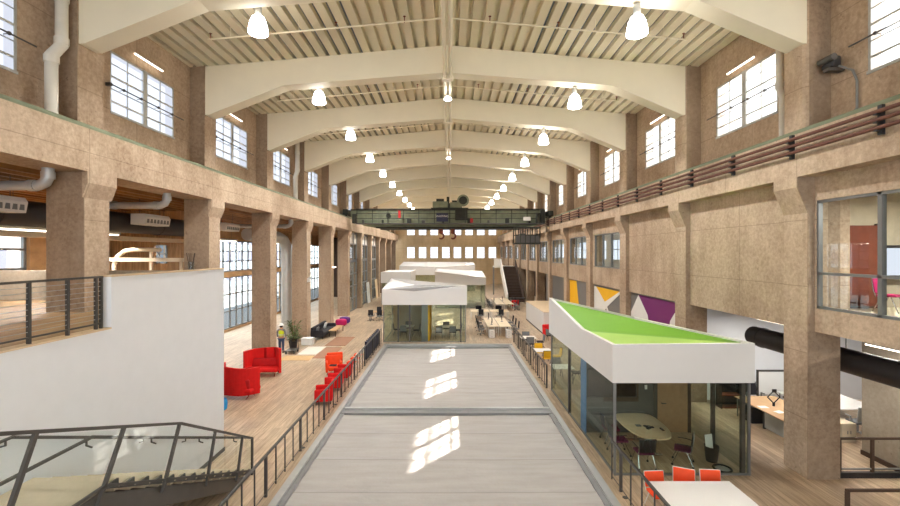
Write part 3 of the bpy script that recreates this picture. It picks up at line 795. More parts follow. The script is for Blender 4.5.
# sawtooth plates at the outer edge
for i in range(14):
    y1 = 12.3 - run * i; z = rise * (i + 1)
    a = MB(); a.prism([(XS - .02, y1, z - rise), (XS - .02, y1, z), (XS - .02, y1 - run, z)], (.03, 0, 0)); a.build('edge_plate', 'steel_dark', t)
t = thing('stair_guard', 'glass stair guard with leaning dark posts and a bent top rail', 'railing', (XS, 9.0, 0), world=True)
XS0 = XS; XS = XS + .07
TOP = [(12.3, 1.02), (9.02, 2.71), (5.4, 3.98), (2.6, 4.95)]
BOT = [(12.3, .12), (7.05, 2.47), (2.6, 2.47)]
def at(poly, y):
    for (ya, za), (yb, zb) in zip(poly, poly[1:]):
        if yb <= y <= ya: return za + (zb - za) * (ya - y) / (ya - yb)
    return poly[-1][1]
for (ya, za), (yb, zb) in zip(TOP, TOP[1:]):
    a = MB(); a.bar((XS, ya, za), (XS, yb, zb), .06, .05); a.build('top_rail', 'steel_dark', t)
PB = [(12.3, 12.3), (11.73, 11.4), (10.37, 9.98), (9.0, 8.46), (7.47, 6.9), (5.88, 5.2), (4.2, 3.5)]
for yt, yb in PB:
    a = MB(); a.bar((XS, yb, at(BOT, yb) - .25 if yb < 12 else 0), (XS, yt, at(TOP, yt)), .06, .05, (1, 0, 0)); a.build('post', 'steel_dark', t)
for (yt, yb), (yt2, yb2) in zip(PB, PB[1:]):
    d = .05; za, zb = at(TOP, yt - d) - .05, at(TOP, yt2 + d) - .05
    pts = [(XS - .006, yt - d, za), (XS - .006, yt2 + d, zb), (XS - .006, yb2 + d, at(BOT, yb2 + d)), (XS - .006, yb - d, at(BOT, yb - d))]
    if yt2 < 9.02 < yt: pts.insert(1, (XS - .006, 9.02, 2.66))
    a = MB(); a.prism(pts, (.012, 0, 0)); a.build('glass_panel', 'glass_clear', t)
a = MB(); a.bar((XS, 12.3, .12), (XS, 7.05, 2.47), .05, .04); a.build('bottom_rail', 'steel_dark', t)
a = MB(); a.bar((XS, 7.05, 2.47), (XS, 2.6, 2.47), .05, .04); a.build('bottom_rail', 'steel_dark', t)
XS = XS0
def handrail(x, lab, br):
    t = thing('handrail', lab, 'handrail', (x, 9, 0), world=True)
    off = .86
    a = MB(); a.tube([(x, 12.7, .85), (x, 12.3, .18 + off), (x, 7.0, 2.41 + off), (x, 3.0, 2.41 + off)], .028, 8); a.build('rail', 'steel_dark', t, True)
    for y in (11.6, 10.0, 8.4, 6.9, 5.2):
        z = (.18 + 2.23 * (12.3 - y) / 5.3 if y > 7 else 2.41) + off
        a = MB(); a.tube([(x, y, z - .02), (x, y, z - .09), (x + br, y, z - .12)], .014, 6); a.build('bracket', 'steel_dark', t)
    return t
handrail(-6.97, 'round dark handrail fixed to the tall white wall', -.1)
handrail(XS - .1, 'round dark handrail inside the glass stair guard', .09)
# mezzanine cable railing
t = thing('cable_railing', 'dark mezzanine railing with thin horizontal cables above the white wall', 'railing', (-7.18, 8, 4.65), world=True)
a = MB(); a.box(-7.21, -7.15, 2.5, 9.08, 5.69, 5.73); a.build('top_rail', 'steel_dark', t)
for i, y in enumerate((9.05, 8.92, 8.26, 7.5, 6.7, 5.9)):
    a = MB(); w = .03; a.box(-7.21, -7.15, y - w / 1.5, y + w / 1.5, 4.65, 5.7); a.build('post', 'steel_dark', t)
a = MB(); a.box(-7.2, -7.16, 2.5, 9.08, 4.74, 4.77); a.build('bottom_rail', 'steel_dark', t)
for q in range(9):
    a = MB(); z = 4.85 + q * .095; a.tube([(-7.18, 2.5, z), (-7.18, 9.05, z)], .006, 5); a.build('cable', 'alum', t)
# ================================================================== MEETING ROOMS UNDER FACETED WHITE ROOFS
def pod(lab, X0, X1, Y0, Y1, zb, zt, facets, roofmats, mull=(), glass=True, soff=True, front_dip=None, sides='FLRB', grp=None, left_dip=None):
    """zt: tops FL, FR, BR, BL"""
    t = thing('meeting_room', lab, 'room', ((X0 + X1) / 2, (Y0 + Y1) / 2, 0), grp, world=True)
    fl, fr, br, bl = zt; w = .12
    def face(pts, d): a = MB(); a.prism(pts, d); a.build('fascia', 'pod_white', t)
    fp = [(X0, Y0, zb), (X1, Y0, zb), (X1, Y0, fr)] + ([(front_dip[0], Y0, front_dip[1])] if front_dip else []) + [(X0, Y0, fl)]
    face(fp, (0, w, 0))
    face([(X0, Y1, zb), (X1, Y1, zb), (X1, Y1, br), (X0, Y1, bl)], (0, -w, 0))
    face([(X0, Y0 + w, zb), (X0, Y1 - w, zb), (X0, Y1 - w, bl)] + ([(X0, left_dip[0], left_dip[1])] if left_dip else []) + [(X0, Y0 + w, fl)], (w, 0, 0))
    face([(X1, Y0 + w, zb), (X1, Y1 - w, zb), (X1, Y1 - w, br), (X1, Y0 + w, fr)], (-w, 0, 0))
    for f, mt in zip(facets, roofmats):
        a = MB(); a.prism(f, (0, 0, -.06)); a.build('roof_facet', mt, t)
    a = MB(); a.box(X0 + w, X1 - w, Y0 + w, Y1 - w, zb + .02, zb + .08); a.build('soffit', 'wall_dark', t)
    if glass:
        i = .1
        for k, (x0, x1, y0, y1) in enumerate(((X0 + i, X1 - i, Y0 + i, Y0 + i + .016), (X0 + i, X1 - i, Y1 - i - .016, Y1 - i), (X0 + i, X0 + i + .016, Y0 + i, Y1 - i), (X1 - i - .016, X1 - i, Y0 + i, Y1 - i))):
            a = MB(); a.box(x0, x1, y0, y1, .03, zb + .02); a.build('glass_wall', 'glass_pod', t)
        for (x, y) in mull:
            a = MB(); a.box(x - .05, x + .05, y - .05, y + .05, 0, zb + .02); a.build('post', 'steel_dark', t)
        for x in (X0 + i, X1 - i):
            for y in (Y0 + i, Y1 - i):
                a = MB(); a.box(x - .03, x + .03, y - .03, y + .03, 0, zb + .02); a.build('corner_post', 'steel_grey', t)
        a = MB(); a.box(X0 + i, X1 - i, Y0 + i - .02, Y0 + i + .04, 0, .05); a.build('sill_rail', 'steel_grey', t)
        a = MB(); a.box(X0 + i - .02, X0 + i + .04, Y0 + i, Y1 - i, 0, .05); a.build('sill_rail', 'steel_grey', t)
    return t
# A: green roofed room
X0, X1, Y0, Y1 = 4.5, 8.44, 12.18, 20.0
FL, FR, BR, BL = (X0 + .1, Y0 + .1, 3.6), (X1 - .02, Y0 + .1, 3.66), (X1 - .05, Y1 - .12, 3.2), (X0 + .12, Y1 - .12, 4.08)
MID = (X0 + .06, 15.1, 3.52)
roomA = pod('glass meeting room under a white faceted roof with facets in two greens', X0, X1, Y0, Y1, 2.6, (3.66, 3.7, 3.29, 4.18),
    [[MID, FR, BR, BL], [FL, FR, MID]], ['roof_green', 'roof_lime'], mull=[(8.2, Y0 + .16), (X0 + .12, 17.0), (8.3, 13.9)], left_dip=(15.1, 3.6))
a = MB(); a.box(X0 + .15, 7.02, 15.2, 15.4, 0, 2.62); a.build('partition', 'wall_dark', roomA)
a = MB(); a.box(X0 + .12, X0 + .15, 15.0, 15.55, 0, 2.6); a.build('blue_strip', 'blue_paint', roomA)
a = MB(); a.box(7.16, 8.22, 15.22, 15.28, 0, 2.55); dr = a.build('door', 'door_wood', roomA)
a = MB(); a.tube([(7.3, 15.2, 1.02), (7.3, 15.14, 1.02), (7.44, 15.14, 1.02)], .014, 8); a.build('handle', 'steel_dark', dr)
a = MB(); a.box(7.02, 7.16, 15.18, 15.4, 0, 2.62); a.build('door_frame', 'steel_dark', roomA)
a = MB(); a.box(8.22, 8.32, 15.18, 15.4, 0, 2.62); a.build('door_frame', 'brown_dark', roomA)
a = MB(); a.box(6.72, 6.8, 15.17, 15.2, 1.5, 1.64); a.build('light_switch', 'paper', roomA)
a = MB(); a.box(5.3, 6.5, 15.2 - .03, 15.2, 1.08, 2.5); a.build('pinboard', 'brown_dark', roomA)
t = thing('wall_screen', 'large dark wall screen over the oval table in the green roofed room', 'screen', (5.7, 15.12, 1.2), world=True)
a = MB(); a.rbox((5.55, 15.11, 1.75), (1.7, .07, 1.0), .02); a.build('bezel', 'black_paint', t)
a = MB(); a.box(4.74, 6.36, 15.068, 15.074, 1.29, 2.21); a.build('display', 'screen_black', t)
# B: solid white enclosure along the walkway
t = thing('bar_enclosure', 'plain white shoulder high enclosure beyond the green roofed room', 'enclosure', (8.3, 37, 0), world=True)
a = MB(); a.box(7.1, 7.2, 33.3, 41, 0, 1.7); a.build('side_panel', 'pod_white', t)
a = MB(); a.box(7.2, 9.6, 33.3, 33.4, 0, 1.7); a.build('front_panel', 'pod_white', t)
a = MB(); a.box(7.2, 9.6, 40.9, 41, 0, 1.7); a.build('back_panel', 'pod_white', t)
a = MB(); a.box(9.5, 9.6, 33.4, 40.9, 0, 1.7); a.build('side_panel', 'pod_white', t)
a = MB(); a.box(7.08, 9.62, 33.28, 41.02, 1.7, 1.74); a.build('lid', 'oak_pale', t)
a = MB(); a.box(7.08, 7.1, 33.3, 41, 0, .1); a.build('plinth', 'wall_dark', t)
# C: white faceted room in the middle
c0, c1 = -4.71, 1.18
dip = (-2.5, 3.53)
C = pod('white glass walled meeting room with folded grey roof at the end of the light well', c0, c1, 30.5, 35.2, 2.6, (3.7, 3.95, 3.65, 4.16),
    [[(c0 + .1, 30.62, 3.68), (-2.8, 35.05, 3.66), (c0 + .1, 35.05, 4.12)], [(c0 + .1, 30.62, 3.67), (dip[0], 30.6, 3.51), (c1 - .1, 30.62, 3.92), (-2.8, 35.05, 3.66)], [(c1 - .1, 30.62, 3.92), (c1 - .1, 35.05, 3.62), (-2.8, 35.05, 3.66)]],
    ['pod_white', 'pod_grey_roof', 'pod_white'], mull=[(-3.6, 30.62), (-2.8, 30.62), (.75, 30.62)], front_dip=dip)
a = MB(); a.box(-2.0, -1.55, 30.8, 35.0, 0, 2.6); a.build('partition', 'steel_grey', C)
a = MB(); a.box(-1.54, -1.44, 30.8, 34.5, 0, 2.55); a.build('partition_edge', 'mural_yellow', C)
a = MB(); a.box(-4.5, -2.0, 34.9, 35.05, 0, 2.6); a.build('back_panel', 'carpet_beige', C)
# D, E, F further back
pod('low white roofed room beside the far windows behind the first white room', -8.3, -4.68, 52.8, 60, 2.6, (3.9, 3.92, 3.92, 3.9), [[(-8.2, 52.9, 3.86), (-4.8, 52.9, 3.86), (-4.8, 59.9, 3.86), (-8.2, 59.9, 3.86)]], ['pod_white'])
pod('white sloping roofed room behind the first white room on its stair side', -1.69, 4.05, 49.5, 56, 2.6, (4.1, 3.43, 3.9, 4.25), [[(-1.6, 49.6, 4.06), (3.95, 49.6, 3.4), (3.95, 55.9, 3.86), (-1.6, 55.9, 4.2)]], ['pod_white'])
pod('farthest long white room with a ridged roof under the end windows', -8.3, 4.1, 72, 79, 2.6, (4.1, 4.3, 4.6, 4.65), [[(-8.2, 72.1, 4.06), (-1.5, 72.1, 3.85), (4.0, 72.1, 4.26), (4.0, 78.9, 4.55), (-8.2, 78.9, 4.6)]], ['pod_white'], front_dip=(-1.5, 3.9))

# ================================================================== MURALS
def mural(lab, base, polys):
    t = thing('wall_art', lab, 'mural', base, world=True)
    for k, (mt, pts) in enumerate(polys):
        a = MB(); a.prism([(10.075, y, z) for y, z in pts], (-.012 - .004 * k, 0, 0)); a.build('painted_facet', mt, t)
mural('purple and white triangle mural behind the green roof', (10.07, 22, 0), [
    ('mural_purple', [(23.5, 3.97), (19.3, 3.97), (19.3, 0), (21.5, 0), (22.4, 3.04)]),
    ('mural_white', [(23.5, 3.97), (22.4, 3.04), (21.5, 0), (24.45, 0), (24.45, 2.95)]),
    ('mural_white', [(19.3, 3.75), (19.7, 3.5), (20.1, 3.1), (20.8, 0), (19.3, 0)])])
mural('yellow triangle on grey mural beyond the purple one', (10.07, 28, 0), [
    ('mural_yellow', [(30.3, 3.9), (26.1, 3.9), (28.6, 3.03)]),
    ('mural_white', [(30.3, 3.9), (30.7, 3.9), (30.7, 1.2), (28.2, 2.75), (26.1, 3.74), (26.1, 3.9), (28.6, 3.03)]),
    ('mural_white', [(28.3, 2.85), (28.6, 2.9), (26.4, .6), (26.0, .6)])])
mural('yellow stripe mural, the last one towards the stair', (10.07, 36, 0), [
    ('mural_yellow', [(36.95, 3.97), (35.05, 3.97), (34.2, 1.6), (34.0, 0), (36.95, 0)])])

# ================================================================== DUCTS AND AISLE SERVICES
def duct(lab, pts, r, mat, band=()):
    t = thing('air_duct', lab, 'duct', pts[0], world=True)
    a = MB(); a.tube(pts, r, 20); a.build('duct_run', mat, t, True)
    for p, d in band:
        a = MB(); d = Vector(d) * .05; a.tube([Vector(p) - d, Vector(p) + d], r * 1.06, 20); a.build('joint_band', mat, t, True)
    zs = min(p[2] for p in pts); top = 3.95 if zs < 4 and mat == 'duct_black' else 8.4
    for y in (([pts[0][1] + 2.5 + 4 * q for q in range(int((pts[-1][1] - pts[0][1]) / 4))]) if len(pts) == 2 else [27.5]):
        a = MB(); a.tube([(pts[0][0] + (.1 if len(pts) > 2 else 0), y, pts[0][2] + r * .9), (pts[0][0] + (.1 if len(pts) > 2 else 0), y, top)], .012, 5); a.build('hanger_rod', 'steel_dark', t)
    return t
duct('black round air duct under the panel wall beside the white table', [(11.25, 2, 3.15), (11.25, 16.3, 3.15)], .34, 'duct_black', [((11.25, y, 3.15), (0, 1, 0)) for y in (7, 10, 13, 15.8)])
duct('black round air duct over the mezzanine aisle', [(-13.0, YB + .5, 7.4), (-13.0, 22.5, 7.4)], .4, 'duct_black', [((-13.0, y, 7.4), (0, 1, 0)) for y in (9, 12.5, 16, 19.5)])
duct('big silver duct dropping behind the fourth aisle column', [(-12.0, 26.0, 7.3), (-11.75, 30.0, 7.3), (-11.7, 30.9, 7.1), (-11.7, 31.4, 6.7), (-11.7, 31.5, 6.1), (-11.7, 31.5, .0)], .36, 'galv', [((-11.7, 31.5, z), (0, 0, 1)) for z in (5.5, 4.0, 2.5, 1.0)])
pt = None
for i, (x, y, z) in enumerate(((-12.2, 11.6, 7.32), (-12.2, 17.9, 7.32), (-12.2, 24.1, 7.4))):
    lab = f'white slotted air diffuser hung beside the black aisle duct, {ORD[i]} in the row'
    if pt is None:
        pt = thing('air_diffuser', lab, 'diffuser', (x, y, z), 'aisle diffusers')
        a = MB(); a.prism([(-.25, -.75, .42), (.28, -.75, .42), (.36, -.75, .3), (.3, -.75, 0), (-.25, -.75, 0)], (0, 1.5, 0)); a.build('housing', 'mural_white', pt)
        a = MB()
        for q in range(7): a.box(.3, .345, -.66 + q * .2, -.54 + q * .2, .07, .27)
        a.build('slot_grille', 'steel_grey', pt)
        for q in (-.6, .6):
            a = MB(); a.tube([(0, q, .42), (0, q, 1.03)], .01, 5); a.build('hanger_rod', 'steel_dark', pt)
    else: dup(pt, (x, y, z), 0, lab)
pt = None
for i, y in enumerate((9.0, 16.5, 27.0, 35.0, 43.0)):  # strip row mostly added to brighten the dark aisle
    lab = f'pale long strip luminaire under the aisle joists, {ORD[i]} along the mostly added row'
    if pt is None:
        pt = thing('aisle_light', lab, 'light', (-14.4, y, 6.95), 'aisle luminaires')
        a = MB(); a.box(-.12, .12, -2.6, 2.6, .05, .16); a.build('housing', 'alum', pt)
        a = MB(); a.box(-.1, .1, -2.5, 2.5, 0, .05); a.build('tube', 'tube', pt)
        for q in (-2, 2):
            a = MB(); a.tube([(0, q, .16), (0, q, 1.4)], .008, 5); a.build('hanger_rod', 'steel_dark', pt)
    else: dup(pt, (-14.4, y, 6.95), 0, lab)
for i, (x, y, z, L) in enumerate(((12.0, 16.0, 3.62, 2.4), (11.7, 11.2, 3.62, 2.4), (15.0, 15.0, 3.62, 3.0))):
    t = thing('workroom_light', f'bright strip light on the dark workroom ceiling, {["above the wooden desk", "above the ramp", "deepest in the room"][i]}', 'light', (x, y, z), 'workroom lights')
    a = MB(); a.box(-.06, .06, -L / 2, L / 2, .04, .12); a.build('housing', 'alum', t)
    a = MB(); a.box(-.05, .05, -L / 2 + .05, L / 2 - .05, 0, .04); a.build('tube', 'tube', t)
    for q in (-.8, .8):
        a = MB(); a.tube([(0, q, .12), (0, q, .33)], .01, 5); a.build('hanger_rod', 'steel_dark', t)
t = thing('office_light', 'small ceiling lamp in the upper office window near the viewer', 'light', (12.2, 10.2, 7.75))
a = MB(); a.box(-.5, .5, -.15, .15, .03, .12); a.build('housing', 'alum', t)
a = MB(); a.box(-.48, .48, -.13, .13, 0, .03); a.build('diffuser', 'tube', t)
a = MB(); a.tube([(0, 0, .12), (0, 0, .45)], .015, 6); a.build('stem', 'steel_grey', t)
room_light = []

# upper office furniture seen through the window near the viewer
t = thing('wood_partition', 'dark reddish wood panel standing behind the upper office window', 'panel', (11.9, 12.8, 4.6), world=True)
a = MB(); a.box(11.42, 12.4, 12.76, 12.84, 4.66, 7.0); a.build('board', 'brown_wood', t)
a = MB(); a.box(12.4, 12.5, 12.72, 12.86, 4.6, 7.05); a.build('edge_post', 'brown_dark', t)
a = MB(); a.box(11.42, 12.4, 12.7, 12.88, 4.6, 4.66); a.build('base', 'brown_dark', t)
t = thing('display_screen', 'black framed screen on the wall of the upper office', 'screen', (12.9, 12.8, 5.6), world=True)
a = MB(); a.rbox((13.2, 12.7, 5.95), (1.5, .08, .95), .02); a.build('bezel', 'black_paint', t)
a = MB(); a.box(12.55, 13.85, 12.65, 12.658, 5.56, 6.34); a.build('display', 'screen_reflection', t)
a = MB(); a.box(13.0, 13.4, 12.72, 12.92, 5.8, 6.1); a.build('wall_mount', 'steel_dark', t)
t = thing('blue_screen', 'blue lit glass partition inside the third inner window', 'partition', (13, 26, 4.6), world=True)
a = MB(); a.box(12.0, 14.5, 25.6, 25.7, 4.6, 7.9); a.build('board', 'blue_paint', t)
a = MB(); a.box(11.94, 12.0, 25.56, 25.74, 4.6, 7.95); a.build('edge_post', 'steel_grey', t)
# ================================================================== FURNITURE
def office_chair(seat, back, frame='black_paint'):
    t = thing('office_chair', '-', 'chair')
    a = MB(); a.rbox((0, 0, .46), (.48, .46, .08), .035); a.build('seat', seat, t, True)
    a = MB(); a.rbox((0, .25, .78), (.46, .05, .52), .024, rx=-.12); a.build('backrest', back, t, True)
    a = MB(); a.tube([(0, .1, .42), (0, .27, .42), (0, .28, .6)], .022, 6); a.build('back_bracket', frame, t)
    for s in (-1, 1):
        a = MB(); a.tube([(s * .24, .05, .44), (s * .29, .05, .5), (s * .29, .05, .66), (s * .29, -.14, .67)], .02, 6); a.build('armrest', frame, t)
    a = MB(); a.tube([(0, 0, .1), (0, 0, .43)], .03, 8); a.build('gas_column', frame, t)
    a = MB()
    for k in range(5):
        q = 2 * PI * k / 5 + .3; a.bar((0, 0, .12), (.3 * math.cos(q), .3 * math.sin(q), .08), .045, .03)
    b = a.build('star_base', frame, t)
    for k in range(5):
        q = 2 * PI * k / 5 + .3; c = MB(); c.tube([(.3 * math.cos(q) - .02, .3 * math.sin(q), .035), (.3 * math.cos(q) + .02, .3 * math.sin(q), .035)], .035, 8); c.build('caster', 'black_paint', b)
    return t
def leg_chair(seat, back, frame, wheels=False, armed=False):
    t = thing('conference_chair', '-', 'chair')
    a = MB(); a.rbox((0, 0, .45), (.46, .45, .06), .028); a.build('seat', seat, t, True)
    a = MB(); a.rbox((0, .25, .7), (.47, .035, .4), .017, rx=-.14); a.build('backrest', back, t, True)
    a = MB()
    for s in (-1, 1): a.tube([(s * .235, .2, .42), (s * .235, .25, .56), (s * .235, .29, .9)], .014, 6)
    a.tube([(-.235, .29, .9), (.235, .29, .9)], .014, 6); a.build('back_frame', frame, t)
    for sx in (-1, 1):
        for sy in (-1, 1):
            a = MB(); a.tube([(sx * .2, sy * .1, .43), (sx * .24, sy * .27, .06 if wheels else 0)], .014, 6); l = a.build('leg', frame, t)
            if wheels: c = MB(); c.ball((sx * .24, sy * .27, .035), .035, 8, 6); c.build('caster', 'black_paint', l)
    if armed:
        for s in (-1, 1):
            a = MB(); a.tube([(s * .235, .24, .64), (s * .26, .1, .66), (s * .26, -.14, .66)], .014, 6); a.build('armrest', 'black_paint', t)
    return t
def place(proto, x, y, rz, lab, grp, z=0):
    if not proto.get('_used'):
        proto['_used'] = 1; proto.location = (x, y, z); proto.rotation_euler = (0, 0, rz); proto['label'] = lab; proto['group'] = grp; return proto
    return dup(proto, (x, y, z), rz, lab, grp)
def table(name, lab, cat, x0, x1, y0, y1, h, top, legm, grp=None, ins=.08, th=.035):
    t = thing(name, lab, cat, ((x0 + x1) / 2, (y0 + y1) / 2, 0), grp, world=True)
    a = MB(); a.rbox(((x0 + x1) / 2, (y0 + y1) / 2, h - th / 2), (x1 - x0, y1 - y0, th), .01, seg=1); a.build('table_top', top, t)
    for x in (x0 + ins, x1 - ins):
        for y in (y0 + ins, y1 - ins):
            a = MB(); a.tube([(x, y, 0), (x, y, h - th)], .022, 8); a.build('leg', legm, t)
    a = MB(); a.box(x0 + ins, x1 - ins, (y0 + y1) / 2 - .015, (y0 + y1) / 2 + .015, h - th - .05, h - th); a.build('stretcher', legm, t)
    return t
# white table with orange chairs
table('white_table', 'long white table with three orange chairs beside the glass room', 'table', 4.69, 6.69, 9.3, 10.54, .74, 'table_white', 'chrome', ins=.3)
oc = leg_chair('orange_mesh', 'orange_mesh', 'mural_white')
for x, y, rz, lab in ((5.06, 10.62, .05, 'orange chair at the corner of the white table beside the guard rail'), (5.75, 10.78, -.42, 'orange chair turned sideways, middle one of three at the white table'), (6.45, 10.68, -.08, 'orange chair at the white table beside the wheel on the floor')):
    place(oc, x, y, rz, lab, 'orange chairs at the white table').scale = (1.02, 1, .89)
t = thing('wheel_stand', 'round wheel like stand base lying on the floor behind the orange chair', 'stand', (7.8, 12.6, 0))
a = MB(); a.tube([(.23 * math.cos(q), .23 * math.sin(q), .03) for q in [2 * PI * i / 28 for i in range(28)]], .03, 8, closed=True); a.build('rim', 'black_paint', t, True)
a = MB(); a.lathe([(.18, .01), (.18, .03), (.05, .05)], n=24); a.build('disc', 'galv', t, True)
# oval table and chairs in the green roofed room
t = thing('oval_table', 'pale oval meeting table inside the green roofed room', 'table', (6.15, 14.1, 0))
a = MB(); pts = []
for i in range(40):
    q = 2 * PI * i / 40; c, s = math.cos(q), math.sin(q)
    pts.append((.66 * math.copysign(abs(c) ** .7, c), (1.2 if s < 0 else .92) * math.copysign(abs(s) ** (1 if s < 0 else .35), s), .7))
a.prism(pts, (0, 0, .04)); a.build('table_top', 'oak_pale', t)
for y in (-.6, .5):
    a = MB(); a.tube([(0, y, .02), (0, y, .7)], .05, 10); l = a.build('leg', 'chrome', t, True)
    a = MB(); a.rbox((0, y, .02), (.7, .09, .04), .015); a.build('foot', 'chrome', l)
for i, (x, y, lab) in enumerate(((5.95, 13.9, 'dark phone on the oval table beside the grey one'), (6.2, 13.75, 'black conference phone in the middle of the oval table'), (6.55, 13.6, 'thin dark remote at the tip of the oval table'))):
    t = thing(['table_phone', 'conference_phone', 'remote_control'][i], lab, ['phone', 'phone', 'remote'][i], (x, y, .74))
    if i == 1:
        a = MB()
        for k in range(3): q = 2 * PI * k / 3; a.bar((0, 0, .025), (.16 * math.cos(q), .16 * math.sin(q), .015), .09, .03)
        a.lathe([(.09, .0), (.08, .045), (.03, .05)]); a.build('body', 'black_paint', t)
        a = MB(); a.box(-.03, .03, -.06, -.02, .045, .056); a.build('keypad', 'steel_grey', t)
    else:
        a = MB(); a.rbox((0, 0, .012), (.07 if i else .16, .22 if i == 2 else .14, .024), .01); a.build('body', 'black_paint' if i else 'grey_fabric', t)
        a = MB(); a.box(-.02, .02, -.04, .03, .024, .027); a.build('keypad', 'steel_grey', t)
cc = leg_chair('purple_fabric', 'black_fabric', 'chrome', True, True)
for x, y, rz, lab in ((5.62, 12.78, PI, 'black mesh chair with purple seat at the rounded front end of the oval table'), (6.85, 12.95, -PI / 2 - .5, 'purple seated chair turned outward at the bin side of the oval table'), (5.22, 13.6, PI / 2, 'purple seated chair at the guard rail side of the oval table'), (5.3, 14.5, PI / 2, 'purple seated chair behind the first along the oval table')):
    place(cc, x, y, rz, lab, 'chairs round the oval table')
t = thing('waste_bin', 'black waste bin with white paper inside the green roofed room', 'bin', (7.8, 13.12, 0))
a = MB(); a.lathe([(.15, 0), (.155, .01), (.2, .45), (.205, .46), (.19, .45), (.145, .02)], n=20); a.build('bucket', 'black_paint', t, True)
a = MB(); a.cbox((-.03, .08, .5), (.26, .02, .5), rz=.3, rx=-.12); a.build('paper', 'paper', t)
# tables along the far guard rail
for i, (x, y) in enumerate(((5.2, 24.8), (5.4, 21.2), (5.05, 28.6))):
    table('cafe_table', ['small white table with yellow chairs by the guard rail', 'small white table seen through the corner glass of the green roofed room', 'small white table with dark chairs at the far end of the guard rail'][i], 'table', x - .5, x + .5, y - .45, y + .45, .74, 'table_white', 'steel_dark', 'small white tables by the guard rail')
yc = leg_chair('yellow_plastic', 'yellow_plastic', 'steel_dark')
for x, y, rz, lab in ((5.3, 24.1, PI, 'yellow chair in front of the small white table'), (5.95, 24.6, -PI / 2, 'yellow chair at the room side of the small white table'), (5.2, 25.6, 0, 'yellow chair behind the small white table')):
    place(yc, x, y, rz, lab, 'yellow chairs at the small table')
gc = leg_chair('black_fabric', 'grey_fabric', 'steel_dark')
for x, y, rz, lab in ((6.1, 21.2, -PI / 2, 'grey chair behind glass at the small table by the green roofed room'), (5.35, 22.0, 0, 'dark chair behind the table seen through the corner glass'), (5.05, 27.95, PI, 'dark chair in front of the farthest small table'), (5.85, 28.6, -PI / 2, 'dark chair at the aisle side of the farthest small table'), (5.1, 29.35, 0, 'dark chair behind the farthest small table')):
    place(gc, x, y, rz, lab, 'dark chairs at the small tables')
# red high-backed sofas
def red_sofa():
    t = thing('high_back_sofa', '-', 'sofa')
    a = MB(); bm = a.bm; n = 16; inner = []; outer = []
    for i in range(n + 1):
        u = i / n * 2 - 1; x = .92 * u; y = .42 - .62 * abs(u) ** 3.2; h = 1.28 + .1 * (u * .5 + .5)
        inner.append((x * .9, y - .09, h)); outer.append((x, y, h))
    for i in range(n):
        p = [(*inner[i][:2], .16), (*inner[i + 1][:2], .16), (*outer[i + 1][:2], .16), (*outer[i][:2], .16), inner[i], inner[i + 1], outer[i + 1], outer[i]]
        a.hexa(p)
    bmesh.ops.remove_doubles(a.bm, verts=a.bm.verts, dist=.0005)
    a.build('back_shell', 'red_fabric', t, True)
    a = MB(); a.rbox((0, -.08, .34), (1.6, .78, .2), .08, seg=3); a.build('seat', 'red_fabric', t, True)
    a = MB(); a.rbox((0, .2, .62), (1.4, .14, .42), .06, rx=-.15, seg=3); a.build('back_cushion', 'red_deep', t, True)
    for x in (-.6, .6):
        a = MB(); a.tube([(x, -.3, 0), (x, -.05, .22), (x, .3, 0)], .02, 6); a.build('leg', 'chrome', t)
    return t
rs = red_sofa()
place(rs, -9.45, 22.3, .12, 'red high backed curved sofa standing in front of the third column', 'red high backed sofas')
place(rs, -9.15, 19.0, PI - .2, 'red high backed sofa seen from behind, partly hidden by the white wall', 'red high backed sofas')
t = thing('pouf', 'bright blue stool peeping out behind the white wall', 'stool', (-9.1, 17.3, 0))
a = MB(); a.lathe([(.26, .03), (.3, .06), (.32, .3), (.29, .44), (.2, .47)], n=24); a.build('seat', 'blue_fabric', t, True)
a = MB(); a.lathe([(.2, 0), (.2, .03)], n=24); a.build('base', 'black_paint', t)
# armchairs beside the guard rail
def armchair(mat, mat2):
    t = thing('armchair', '-', 'armchair')
    a = MB(); a.rbox((0, -.02, .3), (.56, .62, .22), .06, seg=3); a.build('seat', mat, t, True)
    a = MB(); a.rbox((0, .33, .5), (.82, .14, .72), .05, rx=-.1, seg=3); a.build('backrest', mat, t, True)
    for s in (-1, 1):
        a = MB(); a.rbox((s * .35, -.02, .38), (.12, .66, .5), .05, seg=3); a.build('armrest', mat, t, True)
    for sx in (-1, 1):
        for sy in (-1, 1):
            a = MB(); a.tube([(sx * .33, sy * .28, 0), (sx * .33, sy * .28, .18)], .018, 6); a.build('leg', 'steel_dark', t)
    return t
ra = armchair('red_fabric', 'red_deep')
for x, y, rz, lab in ((-5.25, 18.3, -1.35, 'red armchair closest to the viewer beside the guard rail'), (-5.3, 20.1, -1.5, 'red armchair second along the guard rail'), (-5.28, 21.7, -1.6, 'red armchair third along the guard rail beside the orange ones')):
    place(ra, x, y, rz, lab, 'red armchairs along the guard rail')
oa = armchair('orange_fabric', 'orange_fabric')
for x, y, rz, lab in ((-6.0, 22.7, .3, 'orange low armchair set out from the guard rail'), (-6.3, 24.0, PI + .3, 'orange low armchair facing its twin near the guard rail')):
    place(oa, x, y, rz, lab, 'orange armchairs near the guard rail')
t = thing('side_tray', 'black tray lying on the orange armchair seat', 'tray', (-6.0, 22.6, .415))
a = MB(); a.rbox((0, 0, .01), (.34, .26, .02), .008); a.build('tray_base', 'black_paint', t)
a = MB(); a.tube([(-.16, -.12, .025), (.16, -.12, .025), (.16, .12, .025), (-.16, .12, .025)], .012, 6, closed=True); a.build('rim', 'black_paint', t)
sc = leg_chair('orange_fabric', 'mural_white', 'mural_white')
